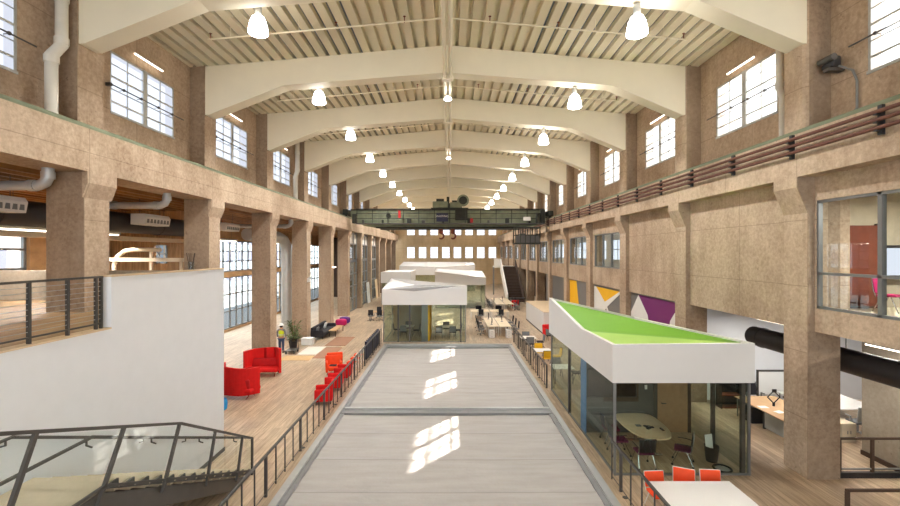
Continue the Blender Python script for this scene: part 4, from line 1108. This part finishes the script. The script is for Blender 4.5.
for i, (y, lab) in enumerate(((23.2, 'white framed orange chair just behind the red armchairs along the guard rail'), (24.1, 'white framed orange chair second behind the red armchairs along the guard rail'), (24.95, 'white framed orange chair beside the end of the navy screen'))):
    place(sc, -5.2, y, -PI / 2, lab, 'white framed chairs along the guard rail')
t = thing('slatted_screen', 'dark navy slatted screen leaning along the far guard rail', 'screen', (-4.84, 28.5, 0), world=True)
a = MB(); a.box(-4.9, -4.82, 25.5, 29.9, .02, 1.05); a.build('panel', 'navy', t)
for q in range(10):
    a = MB(); a.box(-4.94, -4.9, 25.5 + q * .46, 25.58 + q * .46, 0, 1.07); a.build('slat', 'black_paint', t)
# white and black coat stand items near there
# floor mats
for nm, lab, x0, x1, y0, y1, mt in (('floor_mat', 'tan sample mat in front of the person in the yellow vest', -9.9, -8.15, 25.4, 26.5, 'mat_tan'), ('floor_mat', 'white sample mat beside the brown ones', -9.35, -8.2, 26.8, 29.1, 'mat_white'), ('floor_mat', 'brown sample mat next to the white one', -8.1, -7.05, 25.9, 28.8, 'mat_brown'), ('floor_mat', 'brown sample mat beyond the white one towards the black sofa', -8.35, -7.0, 29.4, 32.4, 'mat_brown')):
    t = thing(nm, lab, 'mat', ((x0 + x1) / 2, (y0 + y1) / 2, 0), 'sample mats on the floor', world=True)
    a = MB(); a.rbox(((x0 + x1) / 2, (y0 + y1) / 2, .006), (x1 - x0, y1 - y0, .012), .004, seg=1); a.build('pile', mt, t)
    a = MB(); a.tube([(x0, y0, .008), (x1, y0, .008), (x1, y1, .008), (x0, y1, .008)], .012, 5, closed=True); a.build('border', mt, t)
# black sofa, cushions, bench, ottomans
t = thing('black_sofa', 'long black sofa against the fifth column beside the plants', 'sofa', (-9.5, 33.2, 0), rz=PI / 2)
a = MB(); a.rbox((0, 0, .3), (3.4, .85, .28), .07, seg=3); a.build('seat', 'black_fabric', t, True)
a = MB(); a.rbox((0, .38, .58), (3.4, .2, .55), .07, seg=3); a.build('backrest', 'black_fabric', t, True)
for s in (-1, 1):
    a = MB(); a.rbox((s * 1.72, 0, .4), (.2, .9, .5), .07, seg=3); a.build('armrest', 'black_fabric', t, True)
for sx in (-1.6, 1.6):
    for sy in (-.35, .35):
        a = MB(); a.tube([(sx, sy, 0), (sx, sy, .17)], .025, 6); a.build('leg', 'steel_dark', t)
for i, (y, mt, lab) in enumerate(((33.9, 'paper', 'white cushion on the black sofa, farther one'), (31.9, 'grey_fabric', 'grey cushion on the black sofa, closer one'))):
    t = thing('cushion', lab, 'cushion', (-9.6, y, .45), 'cushions on the black sofa')
    a = MB(); a.rbox((0, 0, .2), (.14, .45, .4), .06, ry=.3, seg=3); a.build('pad', mt, t, True)
    a = MB(); a.tube([(.0, -.2, .02), (.0, .2, .02)], .015, 6); a.build('piping', mt, t)
table('coffee_bench', 'low wooden bench table with black legs before the black sofa', 'table', -9.0, -8.45, 32.6, 35.0, .45, 'desk_wood', 'black_paint', ins=.05)
for x, y, mt, lab in ((-9.3, 37.6, 'magenta_fabric', 'magenta ottoman beyond the bench table'), (-9.3, 38.9, 'violet_fabric', 'violet ottoman behind the magenta one')):
    t = thing('ottoman', lab, 'ottoman', (x, y, 0), 'bright ottomans')
    a = MB(); a.lathe([(.36, .04), (.45, .08), (.48, .3), (.44, .5), (.3, .55)], n=24); a.build('seat', mt, t, True)
    a = MB(); a.lathe([(.34, 0), (.34, .04)], n=20); a.build('base', 'black_paint', t)
t = thing('white_crate', 'white box on the floor in front of the fourth column', 'box', (-9.6, 29.7, 0))
a = MB(); a.rbox((0, 0, .22), (.75, .5, .42), .02); a.build('body', 'paper', t)
a = MB(); a.rbox((0, 0, .45), (.79, .54, .05), .015); a.build('lid', 'paper', t)
# plants
def plant(x, y, h, n, lab, seed):
    rnd = random.Random(seed)
    t = thing('potted_plant', lab, 'plant', (x, y, 0), 'potted plants by the column')
    a = MB(); a.lathe([(.2, 0), (.28, .45), (.29, .5), (.25, .5), (.24, .44), (.02, .43)], n=20, caps=False); a.build('pot', 'black_paint', t, True)
    st = MB(); lf = MB()
    for i in range(n):
        q = rnd.uniform(0, 2 * PI); r = rnd.uniform(.1, .55); hh = h * rnd.uniform(.5, 1)
        p = [Vector((0, 0, .42)), Vector((r * .4 * math.cos(q), r * .4 * math.sin(q), .42 + hh * .55)), Vector((r * math.cos(q), r * math.sin(q), .42 + hh))]
        st.tube(p, .009, 5)
        for j in range(7):
            c = p[1].lerp(p[2], j / 6); d = Vector((math.cos(q + rnd.uniform(-1.6, 1.6)), math.sin(q + rnd.uniform(-1.6, 1.6)), rnd.uniform(-.3, .6))).normalized()
            sd = d.cross(Vector((0, 0, 1))).normalized() * .06; L = rnd.uniform(.2, .36)
            lf.poly([c, c + d * L * .5 + sd, c + d * L, c + d * L * .5 - sd])
    st.build('stem', 'leaf_stem', t); lf.build('foliage', 'leaf', t)
plant(-10.15, 28.5, .75, 14, 'bushy potted plant beside the person in the yellow vest', 3)
plant(-10.5, 29.5, 1.3, 16, 'taller potted plant behind the bushy one at the column', 5)
# hand cart by the person
t = thing('hand_cart', 'low dark hand cart beside the person in the yellow vest', 'cart', (-9.8, 27.3, 0))
a = MB(); a.rbox((0, 0, .2), (.6, .9, .05), .01); a.build('deck', 'steel_dark', t)
a = MB(); a.tube([(-.25, .42, .22), (-.25, .5, .95), (.25, .5, .95), (.25, .42, .22)], .016, 6); a.build('handle', 'steel_dark', t)
for sx in (-.24, .24):
    for sy in (-.35, .35):
        a = MB(); a.tube([(sx - .02, sy, .085), (sx + .02, sy, .085)], .085, 10); a.build('wheel', 'black_paint', t)

# ================================================================== PERSON
def person(x, y, rz):
    t = thing('person', 'person standing in a yellow safety vest, white hard hat and jeans, seen from behind', 'person', (x, y, 0), rz=rz)
    def skin(name, verts, edges, radii, mat, root=0, sub=2):
        me = bpy.data.meshes.new(name); me.from_pydata(verts, edges, []); me.update()
        o = bpy.data.objects.new(name, me); COL.objects.link(o)
        md = o.modifiers.new('skin', 'SKIN'); o.modifiers.new('sub', 'SUBSURF').levels = sub; o.modifiers['sub'].render_levels = sub
        for i, r in enumerate(radii): me.skin_vertices[0].data[i].radius = r if isinstance(r, tuple) else (r, r)
        for i in range(len(verts)): me.skin_vertices[0].data[i].use_root = (i == root)
        bpy.context.view_layer.update()
        m2 = bpy.data.meshes.new_from_object(o.evaluated_get(bpy.context.evaluated_depsgraph_get())); bpy.data.objects.remove(o)
        m2.materials.clear(); m2.materials.append(M[mat])
        for p in m2.polygons: p.use_smooth = True
        o = bpy.data.objects.new(name, m2); COL.objects.link(o); o.parent = t; return o
    # body: pelvis, spine, neck, head, arms with hands, legs with feet
    V = [(0, 0, .93), (0, .01, 1.12), (0, .02, 1.34), (0, .02, 1.46), (0, 0, 1.54), (0, -.01, 1.62), (0, -.015, 1.7)]
    E = [(i, i + 1) for i in range(6)]; R = [(.16, .11), (.145, .1), (.17, .105), (.1, .075), (.055, .055), (.085, .095), (.07, .08)]
    for s in (-1, 1):
        b = len(V); V += [(s * .2, .02, 1.41), (s * .26, .04, 1.14), (s * .24, -.1, .94), (s * .235, -.14, .86)]
        E += [(3, b), (b, b + 1), (b + 1, b + 2), (b + 2, b + 3)]; R += [(.055, .055), .042, .032, .034]
        for fi, (dx, ln) in enumerate(((-.03, .075), (-.01, .09), (.01, .085), (.03, .07))):
            c = len(V); V += [(s * .235 + dx * .5, -.16 + .0, .82), (s * .235 + dx * .6, -.19, .82 - ln)]; E += [(b + 3, c), (c, c + 1)]; R += [.0095, .008]
        c = len(V); V += [(s * .205, -.18, .84), (s * .2, -.21, .8)]; E += [(b + 3, c), (c, c + 1)]; R += [.011, .009]
        b = len(V); V += [(s * .095, .0, .86), (s * .105, -.01, .49), (s * .11, .03, .1), (s * .115, -.04, .045), (s * .12, -.15, .035)]
        E += [(0, b), (b, b + 1), (b + 1, b + 2), (b + 2, b + 3), (b + 3, b + 4)]; R += [.095, .062, .042, .042, (.045, .03)]
    skin('body', V, E, R, 'skin')
    TV = [(0, 0, .93)]; TE = []; TR = [(.175, .125)]
    for s in (-1, 1):
        b = len(TV); TV += [(s * .095, 0, .84), (s * .105, -.01, .49), (s * .11, .02, .09)]; TE += [(0, b), (b, b + 1), (b + 1, b + 2)]; TR += [.108, .078, .062]
    skin('jeans', TV, TE, TR, 'denim')
    VV = [(0, 0, .97), (0, .01, 1.14), (0, .02, 1.34), (0, .02, 1.45)]; VE = [(0, 1), (1, 2), (2, 3)]; VR = [(.18, .135), (.17, .125), (.19, .13), (.12, .09)]
    v = skin('vest', VV, VE, VR, 'hivis')
    a = MB(); a.tube([(.186 * math.cos(q), .01 + .136 * math.sin(q), 1.12) for q in [2 * PI * i / 24 for i in range(24)]], .022, 6, closed=True); a.build('reflective_band', 'galv', v)
    SV = [(0, .02, 1.44)]; SE = []; SR = [(.1, .08)]
    for s in (-1, 1):
        b = len(SV); SV += [(s * .2, .02, 1.41), (s * .26, .04, 1.15), (s * .245, -.08, .97)]; SE += [(0, b), (b, b + 1), (b + 1, b + 2)]; SR += [.068, .055, .044]
    skin('sleeves', SV, SE, SR, 'grey_fabric')
    for s in (-1, 1):
        a = MB(); a.rbox((s * .117, -.06, .045), (.1, .28, .09), .035, seg=3); a.build('shoe', 'black_paint', t, True)
        a = MB(); a.ball((s * .088, .0, 1.63), .022, 8, 6, (.5, 1, 1.3)); a.build('ear', 'skin', t, True)
        a = MB(); a.ball((s * .032, -.1, 1.655), .01, 8, 6); a.build('eye', 'black_paint', t, True)
    a = MB(); a.ball((0, -.112, 1.625), .016, 8, 6, (.8, 1, 1.4)); a.build('nose', 'skin', t, True)
    a = MB(); a.ball((0, -.1, 1.58), .02, 8, 6, (1.2, .5, .4)); a.build('mouth', 'hook_rust', t, True)
    a = MB(); a.ball((0, .025, 1.655), .1, 14, 10, (.95, .95, 1)); a.build('hair', 'hair', t, True)
    a = MB(); a.lathe([(.165, 1.695), (.16, 1.705), (.122, 1.71), (.118, 1.76), (.09, 1.81), (.04, 1.835), (.005, 1.84)], (0, -.0, 0), 20); a.build('hard_hat', 'paper', t, True)
person(-10.5, 27.4, PI)

# ================================================================== DESKS FAR SIDE
oc2 = office_chair('grey_fabric', 'black_fabric', 'steel_grey')
def desk(lab, x0, x1, y0, y1, grp): return table('desk', lab, 'desk', x0, x1, y0, y1, .74, 'desk_maple', 'mural_white', grp, .06)
n = 0
for r in range(3):
    for c in range(2):
        x0 = 2.8 + c * .92; y0 = 32.7 + r * 1.5
        desk(f'pale maple desk, {ORD[r]} of the {"aisle side" if c else "white room side"} row by the light well end', x0, x0 + .86, y0, y0 + 1.46, 'maple desks at the light well end')
        place(oc2, x0 + (1.25 if c else -.4), y0 + .7, -PI / 2 if c else PI / 2, f'grey office chair at the {ORD[r]} maple desk of the {"aisle side" if c else "white room side"} row', 'office chairs at the maple desks')
for c in range(2):
    for r in range(2):
        x0 = 1.95 + c * 1.85 + 0; y0 = 41.0 + r * .85
        desk(f'maple desk {"before" if r == 0 else "behind"} the low divider, {"stair side" if c else "white room side"} of the second cluster', x0, x0 + 1.75, y0, y0 + .8, 'maple desks of the second cluster')
        place(oc2, x0 + .9, y0 + (-.4 if r == 0 else 1.2), PI if r == 0 else 0, f'office chair {"before" if r == 0 else "behind"} the second desk cluster on its {"stair side" if c else "white room side"}', 'office chairs at the second cluster')
for c in range(2):
    for r in range(4):
        x0 = 4.95 + c * 1.0; y0 = 47.0 + r * 1.6
        desk(f'pale desk, {ORD[r]} of the {"stair side" if c else "room side"} row in the farthest cluster', x0, x0 + .9, y0, y0 + 1.5, 'pale desks of the farthest cluster')
        place(oc2, x0 + (1.3 if c else -.4), y0 + .7, -PI / 2 if c else PI / 2, f'office chair at the {ORD[r]} far desk on the {"stair side" if c else "room side"}', 'office chairs at the farthest cluster')
# monitors on desks
mp = None
for i, (x, y, rz) in enumerate(((3.2, 33.6, PI / 2), (4.1, 35.0, -PI / 2), (3.2, 36.4, PI / 2), (2.7, 41.5, 0), (4.6, 41.5, 0), (4.9, 49.0, PI / 2), (6.0, 50.5, -PI / 2))):
    lab = f'black desktop monitor, {ORD[i]} from the light well among the maple desks'
    if mp is None:
        mp = thing('monitor', lab, 'monitor', (x, y, .74), 'monitors on the maple desks', rz=rz)
        a = MB(); a.rbox((0, 0, .32), (.56, .03, .34), .01); a.build('screen', 'screen_black', mp)
        a = MB(); a.tube([(0, .02, .01), (0, .02, .25)], .02, 6); a.build('stand', 'steel_grey', mp)
        a = MB(); a.rbox((0, .02, .008), (.24, .18, .016), .005); a.build('base', 'steel_grey', mp)
    else: dup(mp, (x, y, .74), rz, lab)
# storage pedestals by the first cluster
for i, (x, y) in enumerate(((3.05, 32.25), (4.3, 32.25))):
    t = thing('pedestal', f'pale drawer pedestal at the front of the maple desks, {"white room side" if i == 0 else "aisle side"}', 'cabinet', (x, y, 0), 'drawer pedestals')
    a = MB(); a.rbox((0, 0, .3), (.42, .5, .58), .01); a.build('body', 'galv', t)
    for q in range(3):
        a = MB(); a.box(-.19, .19, -.265, -.25, .04 + q * .19, .21 + q * .19); d = a.build('drawer', 'mural_white', t)
        c = MB(); c.box(-.08, .08, -.285, -.265, .12 + q * .19, .135 + q * .19); c.build('handle', 'steel_grey', d)
# furniture inside the white room and near it
for i, (x, y) in enumerate(((-3.2, 33.0), (-.4, 32.8))):
    table('meeting_table', ['white table in the plain half of the white meeting room', 'white table in the orange edged half of the white meeting room'][i], 'table', x - (.5 if i == 0 else .75), x + (.5 if i == 0 else .75), y - .45, y + .45, .74, 'table_white', 'chrome', 'tables in the white meeting room')
i = 0
for x, y, rz in ((-3.4, 32.2, PI), (-2.5, 32.8, -PI / 2), (-4.0, 33.1, PI / 2), (-3.2, 33.8, 0), (-.8, 32.0, PI), (.2, 32.0, PI), (.6, 32.9, -PI / 2), (-.3, 33.6, 0)):
    place(gc, x, y, rz, f'dark chair in the white meeting room, {["front of the smaller table", "partition side of the smaller table", "outer side of the smaller table", "behind the smaller table", "front of the larger table by the partition", "front of the larger table by the outer glass", "end of the larger table", "behind the larger table"][i]}', 'chairs in the white meeting room'); i += 1
# table at the aisle end
table('work_table', 'brown topped work table between the storefront bays and the white room', 'table', -7.5, -6.1, 40.6, 41.6, .74, 'desk_wood', 'steel_grey')
for i, (x, y, rz) in enumerate(((-7.2, 40.2, PI), (-6.4, 40.2, PI), (-6.8, 42.0, 0), (-5.6, 41.1, -PI / 2))):
    place(oc2, x, y, rz, f'office chair {["before the work table, column side", "before the work table, room side", "behind the work table", "at the end of the work table"][i]} near the storefront bays', 'office chairs at the work table')
for i, (y, mt, lab) in enumerate(((54.5, 'paper', 'white board leaning on the second storefront bay'), (60.5, 'oak_pale', 'tan board leaning on the third storefront bay'))):
    t = thing('leaning_board', lab, 'board', (-10.0, y, 0), 'boards leaning at the storefront bays')
    a = MB(); a.cbox((-.1, 0, 1.3), (.05, 1.7, 2.6), ry=-.08); a.build('sheet', mt, t)
    a = MB(); a.cbox((.02, 0, .03), (.1, 1.7, .05)); a.build('base_batten', 'oak_pale', t)
# far stair
t = thing('far_staircase', 'dark brown far staircase with a white side rising to the end of the hall', 'staircase', (8.3, 59, 0), world=True)
m_ = 24
for i in range(m_):
    y = 55.6 + i * .31; z = 4.3 * (i + 1) / m_
    a = MB(); a.box(7.35, 9.3, y, y + .33, max(0, z - .5), z); a.build('tread', 'brown_dark', t)
a = MB(); a.prism([(7.2, 55.4, 0), (7.2, 55.4, 1.0), (7.2, 63.0, 5.3), (7.2, 63.0, 3.6), (7.2, 56.6, 0)], (.14, 0, 0)); a.build('stringer', 'mural_white', t)
a = MB(); a.prism([(9.3, 55.4, 0), (9.3, 55.4, 1.0), (9.3, 63.0, 5.3), (9.3, 63.0, 3.6), (9.3, 56.6, 0)], (.1, 0, 0)); a.build('stringer', 'brown_dark', t)
a = MB(); a.box(6.4, 9.3, 63.0, 66, 4.1, 4.3); a.build('landing', 'mural_white', t)
a = MB(); a.box(6.3, 7.3, 62.95, 63.05, 4.3, 5.4); a.build('landing_guard', 'mural_white', t)
for x in (6.5, 9.1):
    a = MB(); a.box(x - .1, x + .1, 65.6, 65.8, 0, 4.1); a.build('support', 'steel_grey', t)
table('dark_console', 'dark low console at the foot of the far staircase', 'table', 7.3, 9.2, 53.4, 54.4, .7, 'black_paint', 'black_paint')
place(ra, 7.4, 50.2, PI, 'red armchair alone near the foot of the far staircase', 'red armchair by the stair')
# wall lamp + exit box on the aisle columns
t = thing('wall_lamp', 'small warm glowing wall lamp on the aisle column near the ottomans', 'lamp', (-9.95, 37.35, 5.0), world=True)
a = MB(); a.box(-10.015, -9.96, 37.3, 37.5, 4.9, 5.1); a.build('back_plate', 'steel_grey', t)
a = MB(); a.rbox((-9.85, 37.4, 5.0), (.2, .5, .1), .02); a.build('shade', 'tube', t)
t = thing('emergency_light', 'small pale emergency light box on the fourth aisle column', 'light', (-10.0, 30.9, 4.2), world=True)
a = MB(); a.rbox((-9.95, 31.0, 4.3), (.12, .4, .3), .02); a.build('housing', 'mural_white', t)
for q in (-.12, .12):
    a = MB(); a.ball((-9.88, 31.0 + q, 4.48), .07, 8, 6); a.build('lamp_head', 'galv', t)
# ================================================================== WORKROOM
table('wood_desk', 'wooden topped desk behind the green roofed room', 'desk', 10.85, 12.4, 14.0, 16.8, .74, 'desk_wood', 'steel_grey')
t = thing('modesty_board', 'grey metal panel hanging under the wooden desk', 'panel', (11.1, 14.8, 0), world=True)
a = MB(); a.box(11.08, 11.12, 14.1, 15.5, .06, .62); a.build('sheet', 'galv', t)
a = MB(); a.box(11.06, 11.14, 15.5, 15.56, 0, .66); a.build('edge', 'steel_dark', t)
place(oc2, 12.05, 17.4, 0, 'mesh office chair behind the wooden desk', 'workroom chairs')
t = thing('white_board', 'white board in a dark frame behind the wooden desk', 'board', (13.3, 17.9, 0), world=True)
a = MB(); a.box(12.5, 14.2, 17.9, 17.94, .45, 1.38); a.build('writing_surface', 'paper', t)
for x in (12.5, 14.15):
    a = MB(); a.box(x, x + .05, 17.88, 17.96, 0, 1.4); a.build('frame_post', 'steel_dark', t)
a = MB(); a.box(12.5, 14.2, 17.88, 17.96, 1.38, 1.44); a.build('frame_rail', 'steel_dark', t)
for i, x in enumerate((11.55, 12.1)):
    t = thing('monitor_bracket', f'folding black monitor arm on the wooden desk, {"outer" if i else "room side"} one', 'arm', (x, 15.7, .74), 'monitor arms on the wooden desk')
    a = MB(); a.tube([(0, 0, 0), (0, 0, .12)], .04, 8); a.build('clamp', 'black_paint', t)
    for s in (-1, 1):
        a = MB(); a.tube([(0, 0, .1), (s * .22, 0, .32), (0, 0, .54)], .018, 6); a.build('arm', 'black_paint', t)
    a = MB(); a.rbox((0, -.03, .55), (.16, .03, .12), .01); a.build('mount_plate', 'black_paint', t)
for i, (x, y) in enumerate(((11.1, 15.6), (11.3, 15.1), (11.8, 15.0))):
    t = thing('paper_sheet', f'white paper sheet on the wooden desk, {["beside the monitor arm", "at the desk middle", "at the desk edge"][i]}', 'paper', (x, y, .74), 'paper sheets on the wooden desk', rz=.3 * i)
    a = MB(); a.box(-.15, .15, -.11, .11, 0, .006); a.build('sheet', 'paper', t)
t = thing('low_shelf', 'dark low shelf behind the green roofed room against the workroom wall', 'shelf', (11.2, 17.7, 0), world=True)
for z in (.05, .55, 1.05):
    a = MB(); a.box(10.8, 11.65, 17.5, 17.9, z - .03, z); a.build('shelf_board', 'brown_wood' if z < 1 else 'steel_grey', t)
for x in (10.8, 11.62):
    a = MB(); a.box(x, x + .03, 17.5, 17.9, 0, 1.02); a.build('side_panel', 'black_paint', t)
a = MB(); a.box(10.83, 11.62, 17.87, 17.9, .05, 1.02); a.build('back_panel', 'black_paint', t)
t = thing('dark_pedestal', 'black pedestal under the far end of the wooden desk', 'cabinet', (11.15, 16.2, 0))
a = MB(); a.rbox((0, 0, .3), (.4, .5, .58), .01); a.build('body', 'black_paint', t)
for q in range(3):
    a = MB(); a.box(-.215, -.2, -.22, .22, .04 + q * .19, .21 + q * .19); a.build('drawer', 'black_paint', t)
table('work_bench', 'white work table behind the big front column', 'table', 12.9, 15.1, 15.4, 17.4, .74, 'table_white', 'steel_grey')
mc = office_chair('grey_fabric', 'galv', 'galv')
place(mc, 14.8, 17.7, 0, 'pale mesh backed chair behind the white work table', 'workroom mesh chairs')
place(mc, 13.9, 15.0, PI, 'pale mesh chair in front of the white work table', 'workroom mesh chairs')
t = thing('storage_cabinet', 'low cream cabinet beside the white work table', 'cabinet', (13.0, 14.6, 0))
a = MB(); a.rbox((0, 0, .32), (.5, .5, .62), .01); a.build('body', 'carpet_beige', t)
for s in (-1, 1):
    a = MB(); a.box(min(0, s * .235), max(0, s * .235), -.268, -.252, .05, .6); d = a.build('door', 'carpet_beige', t)
    c = MB(); c.box(s * .05 - .01, s * .05 + .01, -.285, -.268, .3, .4); c.build('handle', 'steel_grey', d)
mg = leg_chair('magenta_fabric', 'magenta_fabric', 'chrome')
place(mg, 11.9, 11.9, .4, 'magenta chair inside the upper office window', 'office chairs upstairs', 4.6)
for x, y, m1, lab in ((7.4, 32.65, ra, 'red armchair at the front of the white enclosure'), ):
    place(m1, x, y, .3, lab, 'red armchair by the enclosure')
place(gc, 7.0, 30.7, 2.6, 'dark chair before the red armchair at the white enclosure', 'dark chair by the enclosure')
# ramp rails
def cross_rail(lab, x0, x1, y, step):
    t = thing('ramp_rail', lab, 'railing', (x0, y, 0), world=True)
    a = MB(); a.box(x0, x1, y - .03, y + .03, 1.05, 1.1); a.build('top_rail', 'brown_dark', t)
    n = max(1, int((x1 - x0) / step))
    for i in range(n + 1):
        x = x0 + .03 + (x1 - x0 - .06) * i / n; a = MB(); a.box(x - .035, x + .035, y - .03, y + .03, 0, 1.05); a.build('post', 'brown_dark', t)
    a = MB(); a.box(x0, x1, y - .05, y + .05, 0, .15); a.build('kick_plate', 'black_paint', t)
    a = MB(); a.box(x0, x1, y - .02, y + .02, .22, .26); a.build('bottom_rail', 'steel_grey', t)
cross_rail('dark brown ramp railing beside the big front column', 10.72, 12.6, 12.15, .8)
cross_rail('dark brown railing at the lower edge of the ramp', 8.55, 12.6, 9.5, 1.4)
m = MB(); m.box(12.66, 12.7, 2, 13.57, 0, .14); struct(m.build('baseboard_block', 'brown_dark'), 'dark baseboard of the grey concrete wall', 'baseboard')
# mezzanine items
t = thing('bentwood_frame', 'pale bentwood counter frame with a long top bar on the mezzanine', 'frame', (-12.9, 20, 4.58), world=True)
yb = 18.9
a = MB(); a.bar((-14.6, yb, 5.92), (-11.2, yb, 5.9), .12, .16); a.build('top_bar', 'bent_wood', t)
a = MB(); pts = [(-14.5, yb + .1, 4.58), (-14.5, yb + .1, 5.7), (-14.35, yb + .1, 6.05), (-14.05, yb + .1, 6.28), (-13.7, yb + .1, 6.34), (-12.5, yb + .1, 6.34)]
a.tube(pts, .09, 10); a.build('bent_rail', 'bent_wood', t, True)
a = MB(); a.bar((-12.9, yb + .1, 4.58), (-12.9, yb + .1, 6.3), .1, .1, (1, 0, 0)); a.build('post', 'bent_wood', t)
a = MB(); a.bar((-11.6, yb + .1, 4.58), (-11.6, yb + .1, 5.9), .1, .1, (1, 0, 0)); a.build('post', 'bent_wood', t)
m = MB(); m.box(-17.5, -11.05, 15.25, 18.3, 4.2, 4.58); m.box(-17.5, -13.2, 18.3, 23, 4.2, 4.58); struct(m.build('floor_gallery', 'wood_floor_mezzanine'), 'wooden gallery floor deeper in the side aisle', 'floor')
m = MB(); m.box(-17.5, -15.35, 22.8, 23.0, 4.58, 8.4); m.box(-14.6, -13.2, 22.8, 23.0, 4.58, 8.4); m.box(-15.35, -14.6, 22.8, 23.0, 4.58, 5.65); m.box(-15.35, -14.6, 22.8, 23.0, 6.6, 8.4); struct(m.build('wall_gallery', 'wood_wall'), 'timber wall closing the gallery', 'wall')
t = thing('glass_jar', 'clear jar with dark reeds standing on the white wall top', 'jar', (-7.18, 12.2, 5.735))
a = MB(); a.lathe([(.07, .0), (.085, .01), (.085, .22), (.075, .23), (.07, .22), (.07, .02)], n=16); a.build('vessel', 'glass_jar', t, True)
for i in range(5):
    q = i * 1.3; a = MB(); a.tube([(.03 * math.cos(q), .03 * math.sin(q), .02), (.11 * math.cos(q), .11 * math.sin(q), .46)], .008, 5); a.build('reed', 'brown_dark', t)
# ================================================================== LIGHT, WORLD, CAMERA
def area(name, loc, sx, sy, e, c=(1, .97, .93)):
    l = bpy.data.lights.new(name, 'AREA'); l.shape = 'RECTANGLE'; l.size = sx; l.size_y = sy; l.energy = e; l.color = c
    o = bpy.data.objects.new(name, l); COL.objects.link(o); o.location = loc
for y in (9.0, 16.5, 27.0, 35.0, 43.0): area('aisle_fill', (-14.4, y, 6.945), .2, 5.0, 270)  # added area lights that brighten the aisle from under the strips
for x, y, L in ((12.0, 16.0, 2.4), (11.7, 11.2, 2.4), (15.0, 15.0, 3.0)): area('workroom_light_glow', (x, y, 3.6), .12, L, 70)
area('office_light_glow', (12.2, 10.2, 7.73), .9, .26, 200)
w = bpy.data.worlds.new('World'); SC.world = w; w.use_nodes = True
nt = w.node_tree; bg = nt.nodes['Background']
bg.inputs[0].default_value = (.86, .93, 1.0, 1); bg.inputs[1].default_value = 3.2
sl = bpy.data.lights.new('sun', 'SUN'); sl.energy = 66; sl.angle = math.radians(.35); sl.color = (1, .95, .88)
so = bpy.data.objects.new('sun', sl); COL.objects.link(so)
so.rotation_euler = Vector((-.945, -1.165, -1.0)).to_track_quat('-Z', 'Y').to_euler(); so.location = (30, 40, 40)
cd = bpy.data.cameras.new('camera'); cd.sensor_width = 36; cd.lens = FPX / 900 * 36; cd.clip_end = 400; cd.clip_start = .1
co = bpy.data.objects.new('camera', cd); COL.objects.link(co); co.location = (0, 0, EYE); co.rotation_euler = (PI / 2, 0, 0)
SC.camera = co
SC.view_settings.view_transform = 'Standard'; SC.view_settings.look = 'None'; SC.view_settings.gamma = 1; SC.view_settings.use_curve_mapping = False
SC.view_settings.exposure = .36
SC.cycles.use_denoising = True
SC.cycles.max_bounces = 10; SC.cycles.diffuse_bounces = 6; SC.cycles.glossy_bounces = 3; SC.cycles.transparent_max_bounces = 16
SC.cycles.sample_clamp_indirect = 6; SC.cycles.caustics_reflective = False; SC.cycles.caustics_refractive = False
for o in list(bpy.data.objects):
    for k in ('_world', '_used'):
        if k in o: del o[k]
